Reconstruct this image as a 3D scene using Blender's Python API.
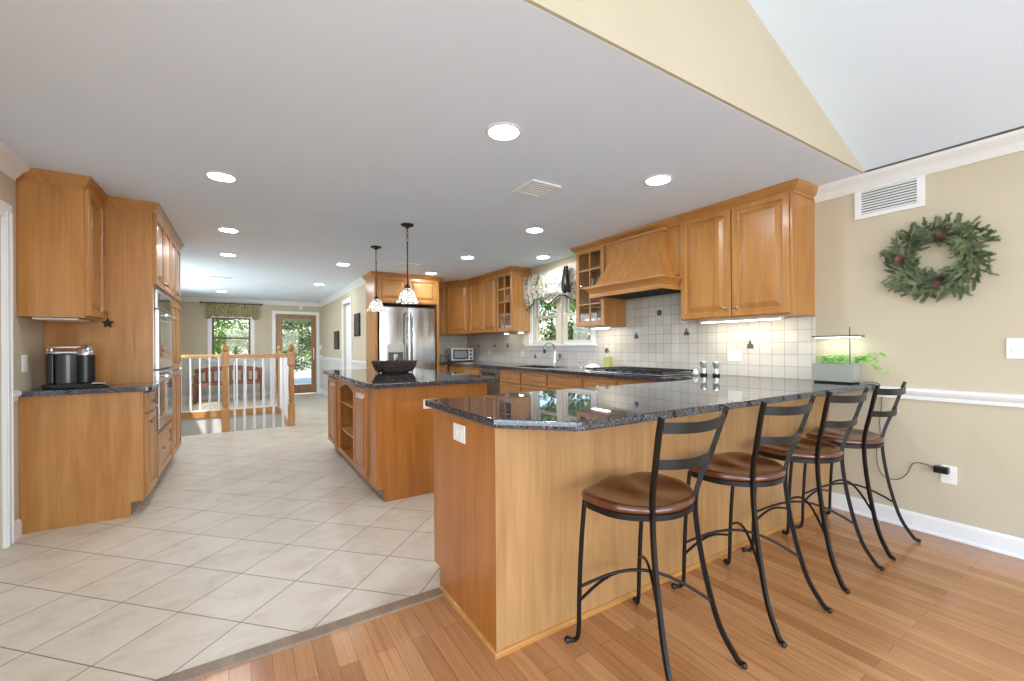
import bpy, bmesh, math, random
from mathutils import Vector, Matrix
random.seed(7)
SC = bpy.context.scene
COL = SC.collection
for o in list(bpy.data.objects): bpy.data.objects.remove(o)

def lin(r, g, b):
    f = lambda c: (c/255/12.92) if c/255 <= .04045 else ((c/255+.055)/1.055)**2.4
    return (f(r), f(g), f(b), 1)

# ---------------------------------------------------------------- camera
FPX, YAW, CY, CAMH, ROLL = 426.5, math.radians(32.12), 346.3, 1.235, math.radians(-.35)
cam = bpy.data.cameras.new('camera'); camo = bpy.data.objects.new('camera', cam); COL.objects.link(camo)
cam.sensor_fit = 'HORIZONTAL'; cam.sensor_width = 36; cam.lens = FPX*36/1024
cam.shift_y = (CY-340.5)/1024; cam.clip_start = .05; cam.clip_end = 200
camo.matrix_world = Matrix.Translation((0, 0, CAMH)) @ Matrix.Rotation(-YAW, 4, 'Z') @ Matrix.Rotation(math.pi/2, 4, 'X') @ Matrix.Rotation(ROLL, 4, 'Z')
SC.camera = camo
# ---------------------------------------------------------------- world, sun, daylight, exposure
w = bpy.data.worlds.new('sky'); SC.world = w; w.use_nodes = True
nt = w.node_tree; nt.nodes.clear()
wo = nt.nodes.new('ShaderNodeOutputWorld'); bg = nt.nodes.new('ShaderNodeBackground'); sk = nt.nodes.new('ShaderNodeTexSky')
sk.sky_type = 'NISHITA'; sk.sun_disc = False; sk.sun_elevation = math.radians(45); sk.sun_rotation = math.radians(200)
bg.inputs['Strength'].default_value = .20
nt.links.new(sk.outputs[0], bg.inputs[0]); nt.links.new(bg.outputs[0], wo.inputs[0])
sl = bpy.data.lights.new('sun', 'SUN'); sl.energy = 3.2; sl.angle = math.radians(1.5); sl.color = (1, .96, .88)
so = bpy.data.objects.new('sun', sl); COL.objects.link(so)
so.rotation_euler = (Vector((.30, .60, -.74))).to_track_quat('-Z', 'Y').to_euler()
def daylight_fill(loc, rot, sx, sy, e, color=(1, .985, .96)):
    l = bpy.data.lights.new('daylight_fill', 'AREA'); l.shape = 'RECTANGLE'; l.size = sx; l.size_y = sy; l.energy = e; l.color = color
    o = bpy.data.objects.new('daylight_fill', l); COL.objects.link(o); o.location = loc; o.rotation_euler = rot
    return o
P2 = math.pi/2
daylight_fill((1.27, -3.40, 1.25), (P2+.10, 0, 0), 4.4, 2.2, 76, (.77, .88, 1))          # glazed rear wall of the dining room (behind the camera)
daylight_fill((-1.18, -1.2, 1.35), (P2, 0, -P2), 3.2, 1.9, 48, (.77, .88, 1))  # area lamp filling in daylight at unseen patio doors on the left
daylight_fill((-1.50, 9.2, 1.62), (P2+.05, 0, -P2), 3.3, 1.1, 42, (.88, .94, 1))        # added lamp brightening the far ceiling and hall wall, hidden by the oven tower         
VS = SC.view_settings
SC.display_settings.display_device = 'sRGB'
VS.view_transform = 'Standard'; VS.look = 'None'; VS.gamma = 1; VS.exposure = 0.97
try: VS.use_curve_mapping = False
except Exception: pass

# ---------------------------------------------------------------- materials
class N:
    def __init__(s, name):
        s.m = bpy.data.materials.new(name); s.m.use_nodes = True; s.t = s.m.node_tree; s.t.nodes.clear()
        s.out = s.n('ShaderNodeOutputMaterial'); s.b = s.n('ShaderNodeBsdfPrincipled'); s.l(s.b.outputs[0], s.out.inputs[0])
    def n(s, t, **k):
        x = s.t.nodes.new(t)
        for a, v in k.items(): setattr(x, a, v)
        return x
    def l(s, a, b): s.t.links.new(a, b)
    def set(s, **k):
        for a, v in k.items(): s.b.inputs[a.replace('_', ' ')].default_value = v
    def coords(s, scale=(1, 1, 1), rot=(0, 0, 0), loc=(0, 0, 0), kind='Object'):
        if kind == 'World': o = s.n('ShaderNodeNewGeometry').outputs['Position']
        else: o = s.n('ShaderNodeTexCoord').outputs[kind]
        mp = s.n('ShaderNodeMapping'); mp.inputs['Scale'].default_value = scale; mp.inputs['Rotation'].default_value = rot; mp.inputs['Location'].default_value = loc
        s.l(o, mp.inputs[0]); return mp.outputs[0]
    def noise(s, vec, scale=5, detail=3, rough=.5, dist=0):
        x = s.n('ShaderNodeTexNoise'); x.inputs['Scale'].default_value = scale; x.inputs['Detail'].default_value = detail
        x.inputs['Roughness'].default_value = rough; x.inputs['Distortion'].default_value = dist
        s.l(vec, x.inputs['Vector']); return x.outputs['Fac']
    def ramp(s, fac, stops):
        x = s.n('ShaderNodeValToRGB'); e = x.color_ramp.elements
        e[0].position, e[0].color = stops[0]; e[1].position, e[1].color = stops[-1]
        for p, c in stops[1:-1]:
            q = e.new(p); q.color = c
        s.l(fac, x.inputs[0]); return x.outputs[0]
    def mix(s, fac, a, b, mode='MIX'):
        x = s.n('ShaderNodeMix'); x.data_type = 'RGBA'; x.blend_type = mode
        for i, v in ((0, fac), (6, a), (7, b)):
            if hasattr(v, 'links') or hasattr(v, 'is_linked'): s.l(v, x.inputs[i])
            else: x.inputs[i].default_value = v
        return x.outputs[2]
    def bump(s, h, strength=.2, dist=.01):
        x = s.n('ShaderNodeBump'); x.inputs['Strength'].default_value = strength; x.inputs['Distance'].default_value = dist
        s.l(h, x.inputs['Height']); s.l(x.outputs[0], s.b.inputs['Normal'])

def plain(name, c, rough=.5, metal=0, **k):
    m = N(name); m.set(Base_Color=lin(*c), Roughness=rough, Metallic=metal, **k); return m.m
def painted(name, c, rough=.6, var=4):
    m = N(name); v = m.coords()
    c2 = tuple(max(0, q-var) for q in c)
    m.l(m.ramp(m.noise(v, 2.2, 2), [(.3, lin(*c2)), (.7, lin(*c))]), m.b.inputs['Base Color']); m.set(Roughness=rough)
    m.bump(m.noise(v, 180, 2), .04, .002); return m.m
def wood(name, dark, mid, light, axis='z', rough=.33, scale=1.0, coat=.15):
    m = N(name); sc = {'z': (9, 9, .9), 'y': (9, .9, 9), 'x': (.9, 9, 9)}[axis]
    v = m.coords(tuple(q*scale for q in sc))
    a = m.noise(v, 1.6, 5, .6, .6); sc2 = {'z': (70, 70, 2), 'y': (70, 2, 70), 'x': (2, 70, 70)}[axis]
    b = m.noise(m.coords(sc2), 1, 2, .5)
    blot = m.noise(m.coords((2.2, 2.2, 1.4)), 1, 3, .55)
    base = m.ramp(a, [(.30, lin(*dark)), (.5, lin(*mid)), (.72, lin(*light))])
    base = m.mix(.25, base, m.ramp(blot, [(.3, lin(*dark)), (.7, lin(*light))]))
    base = m.mix(.35, base, m.ramp(b, [(.35, (.72, .72, .72, 1)), (.6, (1, 1, 1, 1))]), 'MULTIPLY')
    m.l(base, m.b.inputs['Base Color']); m.set(Roughness=rough, Coat_Weight=coat, Coat_Roughness=.2)
    return m.m
MAP = wood('maple', (164, 108, 52), (184, 127, 65), (198, 143, 80))
MAPY = wood('maple_horizontal', (164, 108, 52), (184, 127, 65), (198, 143, 80), 'y')
MAPX = wood('maple_crosswise', (164, 108, 52), (184, 127, 65), (198, 143, 80), 'x')
MAPP = wood('lit_maple_panel', (158, 116, 72), (174, 132, 84), (188, 146, 98))  # maple paled to put the light on the peninsula front into its colour
MAPD = wood('amber_maple', (158, 92, 38), (178, 110, 46), (192, 124, 58))
OAK = wood('honey_oak', (160, 105, 52), (196, 141, 78), (214, 164, 100))
OAKX = wood('honey_oak_rail', (160, 105, 52), (196, 141, 78), (214, 164, 100), 'x')
BENCH = wood('bench_wood', (110, 62, 38), (138, 82, 52), (156, 98, 64), 'x')
DOORW = wood('door_wood', (134, 92, 58), (158, 112, 72), (172, 126, 84))
SEAT = wood('seat_wood', (66, 30, 15), (92, 46, 24), (116, 62, 34), 'x', .2, 1, .5)
TAUPE = wood('toe_wood', (120, 98, 78), (138, 114, 92), (150, 128, 104), 'y', .45)
WALL = painted('tan_wall_paint', (201, 189, 165))
WALLW = painted('pale_lower_wall_paint', (214, 211, 204))
CEIL = painted('white_ceiling_paint', (228, 240, 255), .8, 2)
TRIM = painted('white_trim_paint', (236, 236, 236), .35, 2)
WHITE = plain('white_plastic', (238, 236, 230), .35)
BLACK = plain('black_plastic', (22, 22, 24), .3)
IRON = plain('black_iron', (34, 32, 32), .38, .6)
IRONM = plain('bronze_metal', (52, 46, 42), .4, .7)
NICK = plain('nickel', (176, 168, 152), .28, 1)
CHROME = plain('chrome', (225, 225, 228), .08, 1)
DARKG = plain('dark_glass', (24, 26, 30), .05, 0, Coat_Weight=.6)
GREYP = plain('grey_green_planter', (160, 162, 152), .45)
SOIL = plain('dark_interior', (30, 24, 20), .8)
BRASS = plain('brass', (180, 140, 80), .3, 1)
CLOTHW = plain('white_ceramic', (232, 230, 224), .25)
CARD = plain('pale_card', (200, 196, 180), .7)

def steel(name, axis='z'):
    m = N(name); sc = {'z': (60, 60, 1), 'y': (60, 1, 60), 'x': (1, 60, 60)}[axis]
    f = m.noise(m.coords(sc), 2, 3)
    m.l(m.ramp(f, [(.3, lin(168, 170, 172)), (.7, lin(200, 201, 202))]), m.b.inputs['Base Color']); m.set(Metallic=1, Roughness=.2)
    m.bump(m.noise(m.coords((3, 3, .7)), 1.2, 1), .25, .02); return m.m
STEEL = steel('brushed_stainless'); STEELF = steel('brushed_stainless_flat', 'y')

def granite():
    m = N('dark_granite'); v = m.coords(kind='World')
    vo = m.n('ShaderNodeTexVoronoi'); vo.inputs['Scale'].default_value = 170; m.l(v, vo.inputs['Vector'])
    sp = m.ramp(vo.outputs['Color'], [(.25, lin(24, 25, 30)), (.55, lin(54, 56, 64)), (.9, lin(128, 130, 140))])
    n2 = m.noise(v, 60, 4, .7)
    base = m.mix(.45, sp, m.ramp(n2, [(.35, lin(20, 20, 24)), (.55, lin(56, 58, 66)), (.75, lin(112, 112, 116))]))
    m.l(base, m.b.inputs['Base Color']); m.set(Roughness=.025, Specular_IOR_Level=.8); return m.m
GRAN = granite()

def tilefloor():
    m = N('diagonal_floor_tile'); S = .347
    v = m.coords((1, 1, 1), (0, 0, math.radians(45)), kind='World')
    # grid corner sits at world (-.02, 2.28)
    c = math.cos(math.radians(45)); px, py = (-.02*c-2.28*c), (-.02*c+2.28*c)
    v.node.inputs['Location'].default_value = (-px+S*20, -py+S*20, 0)
    br = m.n('ShaderNodeTexBrick'); br.offset = 0; br.squash = 1
    br.inputs['Scale'].default_value = 1; br.inputs['Brick Width'].default_value = S; br.inputs['Row Height'].default_value = S
    br.inputs['Mortar Size'].default_value = .003; br.inputs['Mortar Smooth'].default_value = .2; br.inputs['Bias'].default_value = 0
    br.inputs['Color1'].default_value = lin(213, 201, 184); br.inputs['Color2'].default_value = lin(221, 210, 194); br.inputs['Mortar'].default_value = lin(128, 116, 102)
    m.l(v, br.inputs['Vector'])
    n1 = m.noise(m.coords((1, 1.6, 1), kind='World'), 4, 6, .65, .8)
    col = m.mix(.55, br.outputs['Color'], m.ramp(n1, [(.3, lin(214, 204, 190)), (.5, lin(244, 240, 234)), (.7, (1, 1, 1, 1))]), 'MULTIPLY')
    m.l(col, m.b.inputs['Base Color']); m.set(Roughness=.36, Specular_IOR_Level=.4)
    inv = m.n('ShaderNodeMath', operation='SUBTRACT'); inv.inputs[0].default_value = 1; m.l(br.outputs['Fac'], inv.inputs[1])
    m.bump(inv.outputs[0], .3, .002); return m.m
def plankfloor():
    m = N('oak_plank_floor'); v = m.coords((1, 1, 1), (0, 0, P2), kind='World', loc=(20, 20, 0))
    br = m.n('ShaderNodeTexBrick'); br.offset = .41; br.offset_frequency = 2; br.squash = 1
    br.inputs['Scale'].default_value = 1; br.inputs['Brick Width'].default_value = 1.1; br.inputs['Row Height'].default_value = .072
    br.inputs['Mortar Size'].default_value = .0009; br.inputs['Mortar Smooth'].default_value = .1
    br.inputs['Color1'].default_value = lin(170, 116, 72); br.inputs['Color2'].default_value = lin(202, 150, 102); br.inputs['Mortar'].default_value = lin(112, 74, 46)
    m.l(v, br.inputs['Vector'])
    g = m.noise(m.coords((45, 2.2, 1), kind='World'), 1, 5, .65, 1.2)
    col = m.mix(.6, br.outputs['Color'], m.ramp(g, [(.3, lin(214, 190, 166)), (.6, (1, 1, 1, 1))]), 'MULTIPLY')
    m.l(col, m.b.inputs['Base Color']); m.set(Roughness=.22, Coat_Weight=.3, Coat_Roughness=.12)
    return m.m
def walltile():
    m = N('square_wall_tile'); S = .1
    g = m.n('ShaderNodeNewGeometry'); sep = m.n('ShaderNodeSeparateXYZ'); m.l(g.outputs['Position'], sep.inputs[0])
    ad = m.n('ShaderNodeMath', operation='ADD'); m.l(sep.outputs[0], ad.inputs[0]); m.l(sep.outputs[1], ad.inputs[1])
    cb = m.n('ShaderNodeCombineXYZ'); m.l(ad.outputs[0], cb.inputs[0]); m.l(sep.outputs[2], cb.inputs[1])
    mp = m.n('ShaderNodeMapping'); mp.inputs['Location'].default_value = (10.03, 10.0-.955+.0, 0); m.l(cb.outputs[0], mp.inputs[0])
    br = m.n('ShaderNodeTexBrick'); br.offset = 0; br.squash = 1
    br.inputs['Scale'].default_value = 1; br.inputs['Brick Width'].default_value = S; br.inputs['Row Height'].default_value = S
    br.inputs['Mortar Size'].default_value = .0022; br.inputs['Mortar Smooth'].default_value = .3
    br.inputs['Color1'].default_value = lin(206, 200, 190); br.inputs['Color2'].default_value = lin(216, 211, 202); br.inputs['Mortar'].default_value = lin(158, 148, 134)
    m.l(mp.outputs[0], br.inputs['Vector']); m.l(br.outputs['Color'], m.b.inputs['Base Color']); m.set(Roughness=.3)
    inv = m.n('ShaderNodeMath', operation='SUBTRACT'); inv.inputs[0].default_value = 1; m.l(br.outputs['Fac'], inv.inputs[1])
    m.bump(inv.outputs[0], .4, .003); return m.m
TILE, PLANK, WTILE = tilefloor(), plankfloor(), walltile()

def clearglass(name='window_glass', tint=(1, 1, 1, 1), refl=.12):
    m = N(name); m.t.nodes.remove(m.b)
    tr = m.n('ShaderNodeBsdfTransparent'); tr.inputs[0].default_value = tint
    gl = m.n('ShaderNodeBsdfGlossy'); gl.inputs['Roughness'].default_value = .02
    fr = m.n('ShaderNodeLayerWeight'); fr.inputs[0].default_value = .5
    pw = m.n('ShaderNodeMath', operation='POWER'); pw.inputs[1].default_value = 5; m.l(fr.outputs['Facing'], pw.inputs[0])
    ma = m.n('ShaderNodeMath', operation='MULTIPLY_ADD'); ma.inputs[1].default_value = .7; ma.inputs[2].default_value = .03; m.l(pw.outputs[0], ma.inputs[0])
    mx = m.n('ShaderNodeMixShader'); m.l(ma.outputs[0], mx.inputs[0]); m.l(tr.outputs[0], mx.inputs[1]); m.l(gl.outputs[0], mx.inputs[2]); m.l(mx.outputs[0], m.out.inputs[0])
    return m.m
GLASS = clearglass(); GREYGLASS = clearglass('smoked_plastic', (.35, .36, .38, 1)); OILGLASS = clearglass('yellow_bottle', (.75, .72, .25, 1))
def emit(name, c, s):
    m = N(name); m.set(Base_Color=(1, 1, 1, 1), Emission_Color=c, Emission_Strength=s); return m.m
LAMP = emit('recessed_lamp', (.86, .93, 1, 1), 80)
PEND = emit('lit_pendant_glass', (1, .96, .88, 1), 4)
STRIP = emit('under_cabinet_strip', (1, .90, .74, 1), 16)
GROW = emit('grow_light_led', (.95, 1, .95, 1), 4)
def leafmat(name, a, b, rough=.5, trans=.25):
    m = N(name); v = m.coords(kind='World')
    m.l(m.ramp(m.noise(v, 14, 3), [(.35, lin(*a)), (.65, lin(*b))]), m.b.inputs['Base Color']); m.set(Roughness=rough)
    return m.m
LEAF1 = leafmat('shrub_leaf', (66, 100, 44), (150, 178, 96)); LEAF2 = leafmat('tree_leaf', (58, 92, 44), (140, 166, 96))
HERB = leafmat('herb_leaf', (100, 190, 60), (170, 232, 110)); FIR = leafmat('fir_needle', (60, 76, 46), (126, 140, 100), .6)
CONE = leafmat('pine_cone', (40, 24, 20), (134, 98, 82), .7); GRASS = leafmat('grass', (90, 130, 60), (140, 165, 90)); BARKM = leafmat('bark', (80, 64, 50), (110, 92, 74))
STONE = leafmat('garden_gravel', (176, 168, 156), (214, 208, 198))
def fabric(name, cols, scale, detail=4):
    m = N(name); v = m.coords(kind='Object')
    a = m.noise(v, scale, detail, .6, 1.5)
    m.l(m.ramp(a, cols), m.b.inputs['Base Color']); m.set(Roughness=.85); return m.m
FLORAL = fabric('floral_valance', [(.32, lin(52, 56, 46)), (.42, lin(128, 128, 106)), (.5, lin(200, 194, 176)), (.58, lin(214, 206, 186)), (.66, lin(96, 92, 72))], 14)
TRIMF = plain('dark_fabric_trim', (44, 44, 38), .85)
SAGE = fabric('sage_print_valance', [(.3, lin(92, 92, 56)), (.5, lin(164, 160, 122)), (.62, lin(198, 188, 150)), (.75, lin(120, 84, 62))], 22)
def wickermat():
    m = N('dark_wicker'); v = m.coords((30, 30, 60))
    f = m.noise(v, 1.2, 3); m.l(m.ramp(f, [(.3, lin(32, 22, 20)), (.6, lin(78, 58, 50)), (.8, lin(116, 92, 80))]), m.b.inputs['Base Color']); m.set(Roughness=.7)
    m.bump(f, .8, .01); return m.m
WICK = wickermat()
def shadeglass():
    m = N('art_glass_shade'); v = m.coords()
    vo = m.n('ShaderNodeTexVoronoi'); vo.feature = 'DISTANCE_TO_EDGE'; vo.inputs['Scale'].default_value = 22; m.l(v, vo.inputs['Vector'])
    c = m.ramp(vo.outputs['Distance'], [(.03, lin(60, 56, 50)), (.10, lin(244, 240, 230))])
    m.l(c, m.b.inputs['Base Color']); m.l(c, m.b.inputs['Emission Color']); m.set(Roughness=.3, Emission_Strength=.5); return m.m
SHADE = shadeglass()
def artmat():
    m = N('dark_art'); v = m.coords(); m.l(m.ramp(m.noise(v, 9, 4), [(.35, lin(28, 26, 24)), (.7, lin(66, 58, 48))]), m.b.inputs['Base Color']); m.set(Roughness=.5); return m.m
ART = artmat(); MATTE = plain('matte_black_frame', (26, 26, 26), .75)

# ---------------------------------------------------------------- mesh helpers
class MB:
    def __init__(s): s.bm = bmesh.new(); s.round = False
    def face(s, vs):
        try: return s.bm.faces.new(vs)
        except ValueError: return None
    def box(s, a, b, bev=0):
        a, b = [min(p, q) for p, q in zip(a, b)], [max(p, q) for p, q in zip(a, b)]
        v = [s.bm.verts.new((x, y, z)) for z in (a[2], b[2]) for y in (a[1], b[1]) for x in (a[0], b[0])]
        fs = [s.face([v[i] for i in q]) for q in ((0, 2, 3, 1), (4, 5, 7, 6), (0, 1, 5, 4), (2, 6, 7, 3), (0, 4, 6, 2), (1, 3, 7, 5))]
        if bev > 0:
            es = list({e for f in fs for e in f.edges})
            bmesh.ops.bevel(s.bm, geom=es, offset=bev, segments=2, profile=.6, affect='EDGES')
        return s
    def loft(s, rings, close=True, caps=(True, True)):
        R = [[s.bm.verts.new(p) for p in r] for r in rings]; n = len(R[0])
        for i in range(len(R)-1):
            for j in range(n if close else n-1):
                k = (j+1) % n; s.face([R[i][j], R[i][k], R[i+1][k], R[i+1][j]])
        if close and caps[0]: s.face(R[0][::-1])
        if close and caps[1]: s.face(R[-1])
        return s
    def tube(s, pts, r, n=8, flat=None, caps=True):
        s.round = s.round or not flat; pts = [Vector(p) for p in pts]; rr = r if isinstance(r, (list, tuple)) else [r]*len(pts)
        rings = []; up = None
        for i, p in enumerate(pts):
            t = (pts[min(i+1, len(pts)-1)]-pts[max(i-1, 0)]).normalized()
            if up is None:
                up = Vector((0, 0, 1)) if abs(t.z) < .9 else Vector((0, 1, 0))
            sd = t.cross(up).normalized(); u2 = sd.cross(t).normalized(); up = u2
            if flat:   # (half width along side, half height along up)
                q = [(-flat[0], -flat[1]), (flat[0], -flat[1]), (flat[0], flat[1]), (-flat[0], flat[1])]
                rings.append([p+sd*a+u2*b for a, b in q])
            else: rings.append([p+(sd*math.cos(2*math.pi*k/n)+u2*math.sin(2*math.pi*k/n))*rr[i] for k in range(n)])
        return s.loft(rings, True, (caps, caps))
    def lathe(s, c, prof, n=20, axis='z', caps=True, sx=1, sy=1):
        c = Vector(c); rings = []
        for r, h in prof:
            ring = []
            for k in range(n):
                a = 2*math.pi*k/n; p = (r*math.cos(a)*sx, r*math.sin(a)*sy)
                ring.append(c+Vector({'z': (p[0], p[1], h), 'x': (h, p[0], p[1]), 'y': (p[0], h, p[1])}[axis]))
            rings.append(ring)
        return s.loft(rings, True, (caps, caps))
    def prism(s, poly, z0, z1, bev=0):
        n = len(poly); v0 = [s.bm.verts.new((x, y, z0)) for x, y in poly]; v1 = [s.bm.verts.new((x, y, z1)) for x, y in poly]
        fs = [s.face(v0[::-1]), s.face(v1)]+[s.face([v0[i], v0[(i+1) % n], v1[(i+1) % n], v1[i]]) for i in range(n)]
        if bev:
            es = list({e for f in fs[:2] for e in f.edges}); bmesh.ops.bevel(s.bm, geom=es, offset=bev, segments=2, profile=.6, affect='EDGES')
        return s
    def extr(s, poly, axis, a, b):
        """poly of 2-D points in the plane across 'axis', extruded from a to b"""
        def P(u, v, t): return {'x': (t, u, v), 'y': (u, t, v), 'z': (u, v, t)}[axis]
        return s.loft([[P(u, v, a) for u, v in poly], [P(u, v, b) for u, v in poly]])
    def panel(s, O, a, b, n, W, H, rings):
        """rings of (inset, height along n); the first is the back edge, the last is capped"""
        O, a, b, n = Vector(O), Vector(a), Vector(b), Vector(n)
        R = []
        for i, h in rings:
            R.append([O+a*x+b*y+n*h for x, y in ((i, i), (W-i, i), (W-i, H-i), (i, H-i))])
        return s.loft(R)
    def sweep(s, pts, prof, side=1, closed=False):
        """prof [(out, z)] swept along plan points, mitred; out is to the left of travel * side"""
        P = [Vector((x, y)) for x, y in pts]; n = len(P); rings = []
        for i in range(n):
            if closed: d0 = (P[i]-P[i-1]).normalized(); d1 = (P[(i+1) % n]-P[i]).normalized()
            else:
                d1 = (P[i+1]-P[i]).normalized() if i < n-1 else (P[i]-P[i-1]).normalized()
                d0 = (P[i]-P[i-1]).normalized() if i > 0 else d1
            n0 = Vector((-d0.y, d0.x))*side; n1 = Vector((-d1.y, d1.x))*side
            m = (n0+n1); m = m/max(m.dot(n0), .2) if m.length > 1e-5 else n0
            rings.append([(P[i].x+m.x*o, P[i].y+m.y*o, z) for o, z in prof])
        if closed: rings.append(rings[0])
        return s.loft(rings, True, (not closed, not closed))
    def build(s, name, mat, parent=None, smooth=35, mods=None):
        bm = s.bm
        bmesh.ops.recalc_face_normals(bm, faces=bm.faces)
        me = bpy.data.meshes.new(name)
        ox = Vector((0, 0, 0)); p = parent
        while p is not None:
            ox += Vector(p.location); p = p.parent
        if ox.length: bmesh.ops.translate(bm, verts=bm.verts, vec=-ox)
        bm.to_mesh(me); bm.free()
        me.materials.append(mat)
        if smooth:
            for f in me.polygons: f.use_smooth = True
            me.set_sharp_from_angle(angle=math.radians(max(smooth, 50) if s.round else smooth))
        o = bpy.data.objects.new(name, me); COL.objects.link(o)
        if smooth and smooth <= 35 and not s.round:
            wn = o.modifiers.new('weighted_normals', 'WEIGHTED_NORMAL'); wn.keep_sharp = True; wn.weight = 80
        if parent: o.parent = parent
        return o
def tag(o, label=None, cat=None, group=None, kind=None):
    if label: o['label'] = label
    if cat: o['category'] = cat
    if group: o['group'] = group
    if kind: o['kind'] = kind
    return o
def thing(name, loc, label, cat, group=None, kind=None):
    o = bpy.data.objects.new(name, None); COL.objects.link(o); o.location = loc; o.empty_display_size = .1
    return tag(o, label, cat, group, kind)
def struct(mb, name, mat, label=None, smooth=35):
    return tag(mb.build(name, mat, None, smooth), label, None, None, 'structure')
def children(o): return [c for c in bpy.data.objects if c.parent == o]
def copy_tree(o, parent=None):
    c = o.copy(); COL.objects.link(c); c.parent = parent
    for ch in children(o): copy_tree(ch, c)
    return c
def spline(pts, n=8):
    P = [Vector(p) for p in pts]; P = [P[0]*2-P[1]]+P+[P[-1]*2-P[-2]]; out = []
    for i in range(1, len(P)-2):
        for k in range(n):
            t = k/n; a, b, c, d = P[i-1:i+3]
            out.append(.5*((2*b)+(c-a)*t+(2*a-5*b+4*c-d)*t*t+(3*b-a-3*c+d)*t**3))
    out.append(P[-2]); return out
DOOR = [(0, 0), (0, .017), (.004, .022), (.048, .022), (.051, .016), (.054, .006), (.061, .004), (.066, .006), (.070, .009), (.100, .019), (.104, .0205)]
SMALL = [(0, 0), (0, .017), (.004, .021), (.030, .021), (.034, .015), (.038, .013), (.052, .018), (.055, .0185)]
YN, YP, XN, XP, ZP = (0, -1, 0), (0, 1, 0), (-1, 0, 0), (1, 0, 0), (0, 0, 1)
def front(name, parent, O, a, n, W, H, mat=MAP, rings=None, knob=None, kn='knob'):
    """raised panel door or drawer front; O = lower corner; knob=(u,v) position on it"""
    r = rings or (DOOR if min(W, H) > .24 else SMALL)
    if min(W, H) < .13: r = [(0, 0), (0, .017), (.004, .021), (.018, .021), (.022, .017), (.026, .017)]
    d = MB().panel(O, a, ZP, n, W, H, r).build(name, mat, parent, 25)
    if knob:
        c = Vector(O)+Vector(a)*knob[0]+Vector(ZP)*knob[1]+Vector(n)*.018
        ax = 'x' if abs(n[0]) > .5 else 'y'; sg = n[0] if ax == 'x' else n[1]
        if abs(n[0]) > .1 and abs(n[1]) > .1: ax, sg = 'x', -1
        MB().lathe(c, [(.006, 0), (.006, .012*sg), (.014, .016*sg), (.016, .022*sg), (.011, .028*sg), (.002, .030*sg)], 12, ax).build(kn, NICK, d)
    return d
CROWNW = [(0, -.10), (.012, -.10), (.016, -.085), (.03, -.07), (.045, -.045), (.07, -.025), (.078, -.012), (.085, 0), (0, 0)]
CROWNC = [(0, -.075), (.008, -.075), (.012, -.06), (.022, -.05), (.036, -.026), (.046, -.012), (.05, 0), (0, 0)]
def prof(p, z): return [(o, z+h) for o, h in p]

XW, XL, ZC, YF = 3.79, -1.275, 2.44, 12.6   # right wall, left wall, ceiling, far wall
# ---------------------------------------------------------------- room shell
m = MB()
for x0, x1, y0, y1 in ((XL, XW, 2.01, 7.56), (.65, XW, 7.56, 10.15), (XL, XW, 10.15, YF)): m.box((x0, y0, -.12), (x1, y1, 0))
struct(m, 'floor', TILE, 'beige tile floor laid diagonally')
struct(MB().box((XL, -3.5, -.12), (XW, 2.01, 0)), 'floor', PLANK, 'oak strip floor below the stools')
struct(MB().extr([(1.975, 0), (2.05, 0), (2.045, .008), (2.03, .013), (1.995, .013), (1.98, .008)], 'x', XL, .85), 'trim_1', TAUPE, 'taupe wood threshold strip')
# stairwell lining, nosing and steps
m = MB(); m.box((XL, 10.13, -1.6), (.65, 10.15, -.005)).box((XL-.02, 7.54, -1.6), (XL, 10.15, -.001)).box((XL-.02, 7.54, -1.65), (.67, 10.15, -1.6)).box((.65, 7.56, -1.6), (.67, 10.15, -.005)).box((XL, 7.54, -1.6), (.65, 7.56, -.12))
struct(m, 'wall_stairwell', WALLW, 'pale wall of the stairwell')
m = MB(); m.box((XL, 10.10, -.11), (.62, 10.17, .012)).box((.60, 7.6, -.11), (.67, 10.17, .012))
struct(m, 'trim_2', OAKX, 'oak nosing along the stairwell edge')
for i in range(5):
    if i == 0: sw = thing('staircase', (-.75, 8.3, -1.0), 'oak stair treads going down inside the railed stairwell', 'stairs')
    MB().box((-1.22, 7.6+i*.27, -.19*(i+1)-.04), (-.3, 7.9+i*.27, -.19*(i+1)), .006).build('tread', OAKX, sw)
    MB().box((-1.22, 7.87+i*.27, -.19*(i+2)), (-.3, 7.89+i*.27, -.19*(i+1)-.04)).build('riser', WALLW, sw)
# ceilings
struct(MB().box((XL, 1.236, ZC), (XW, YF, ZC+.1)), 'ceiling', CEIL, 'flat white kitchen ceiling')
sl_, XR0, XL0 = .39, 3.70, -1.16
ridge = (XR0+XL0)/2; zr = ZC+sl_*(XR0-ridge)
m = MB(); T = .1
m.extr([(XR0, ZC+.012), (ridge, zr), (XL0, ZC+.012), (XL0, ZC+.012+T), (ridge, zr+T), (XR0, ZC+.012+T)], 'y', -3.5, 1.219)
struct(m, 'ceiling', CEIL, 'white vaulted ceiling slope')
m = MB(); m.extr([(XL, ZC+.001), (XW, ZC+.001), (XW, ZC+.07), (XR0, ZC+.07), (ridge, zr+.07), (XL0, ZC+.07), (XL, ZC+.07)], 'y', 1.2195, 1.2355)
struct(m, 'wall_gable', WALL, 'tan gable triangle under the vaulted ceiling')
m = MB(); m.box((XR0-.01, -3.5, ZC+.05), (XW+.1, 1.22, ZC+.12)); m.box((XL-.1, -3.5, ZC+.05), (XL0+.01, 1.22, ZC+.12))
struct(m, 'ceiling', CEIL, 'narrow ledge behind the cornice')
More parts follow.
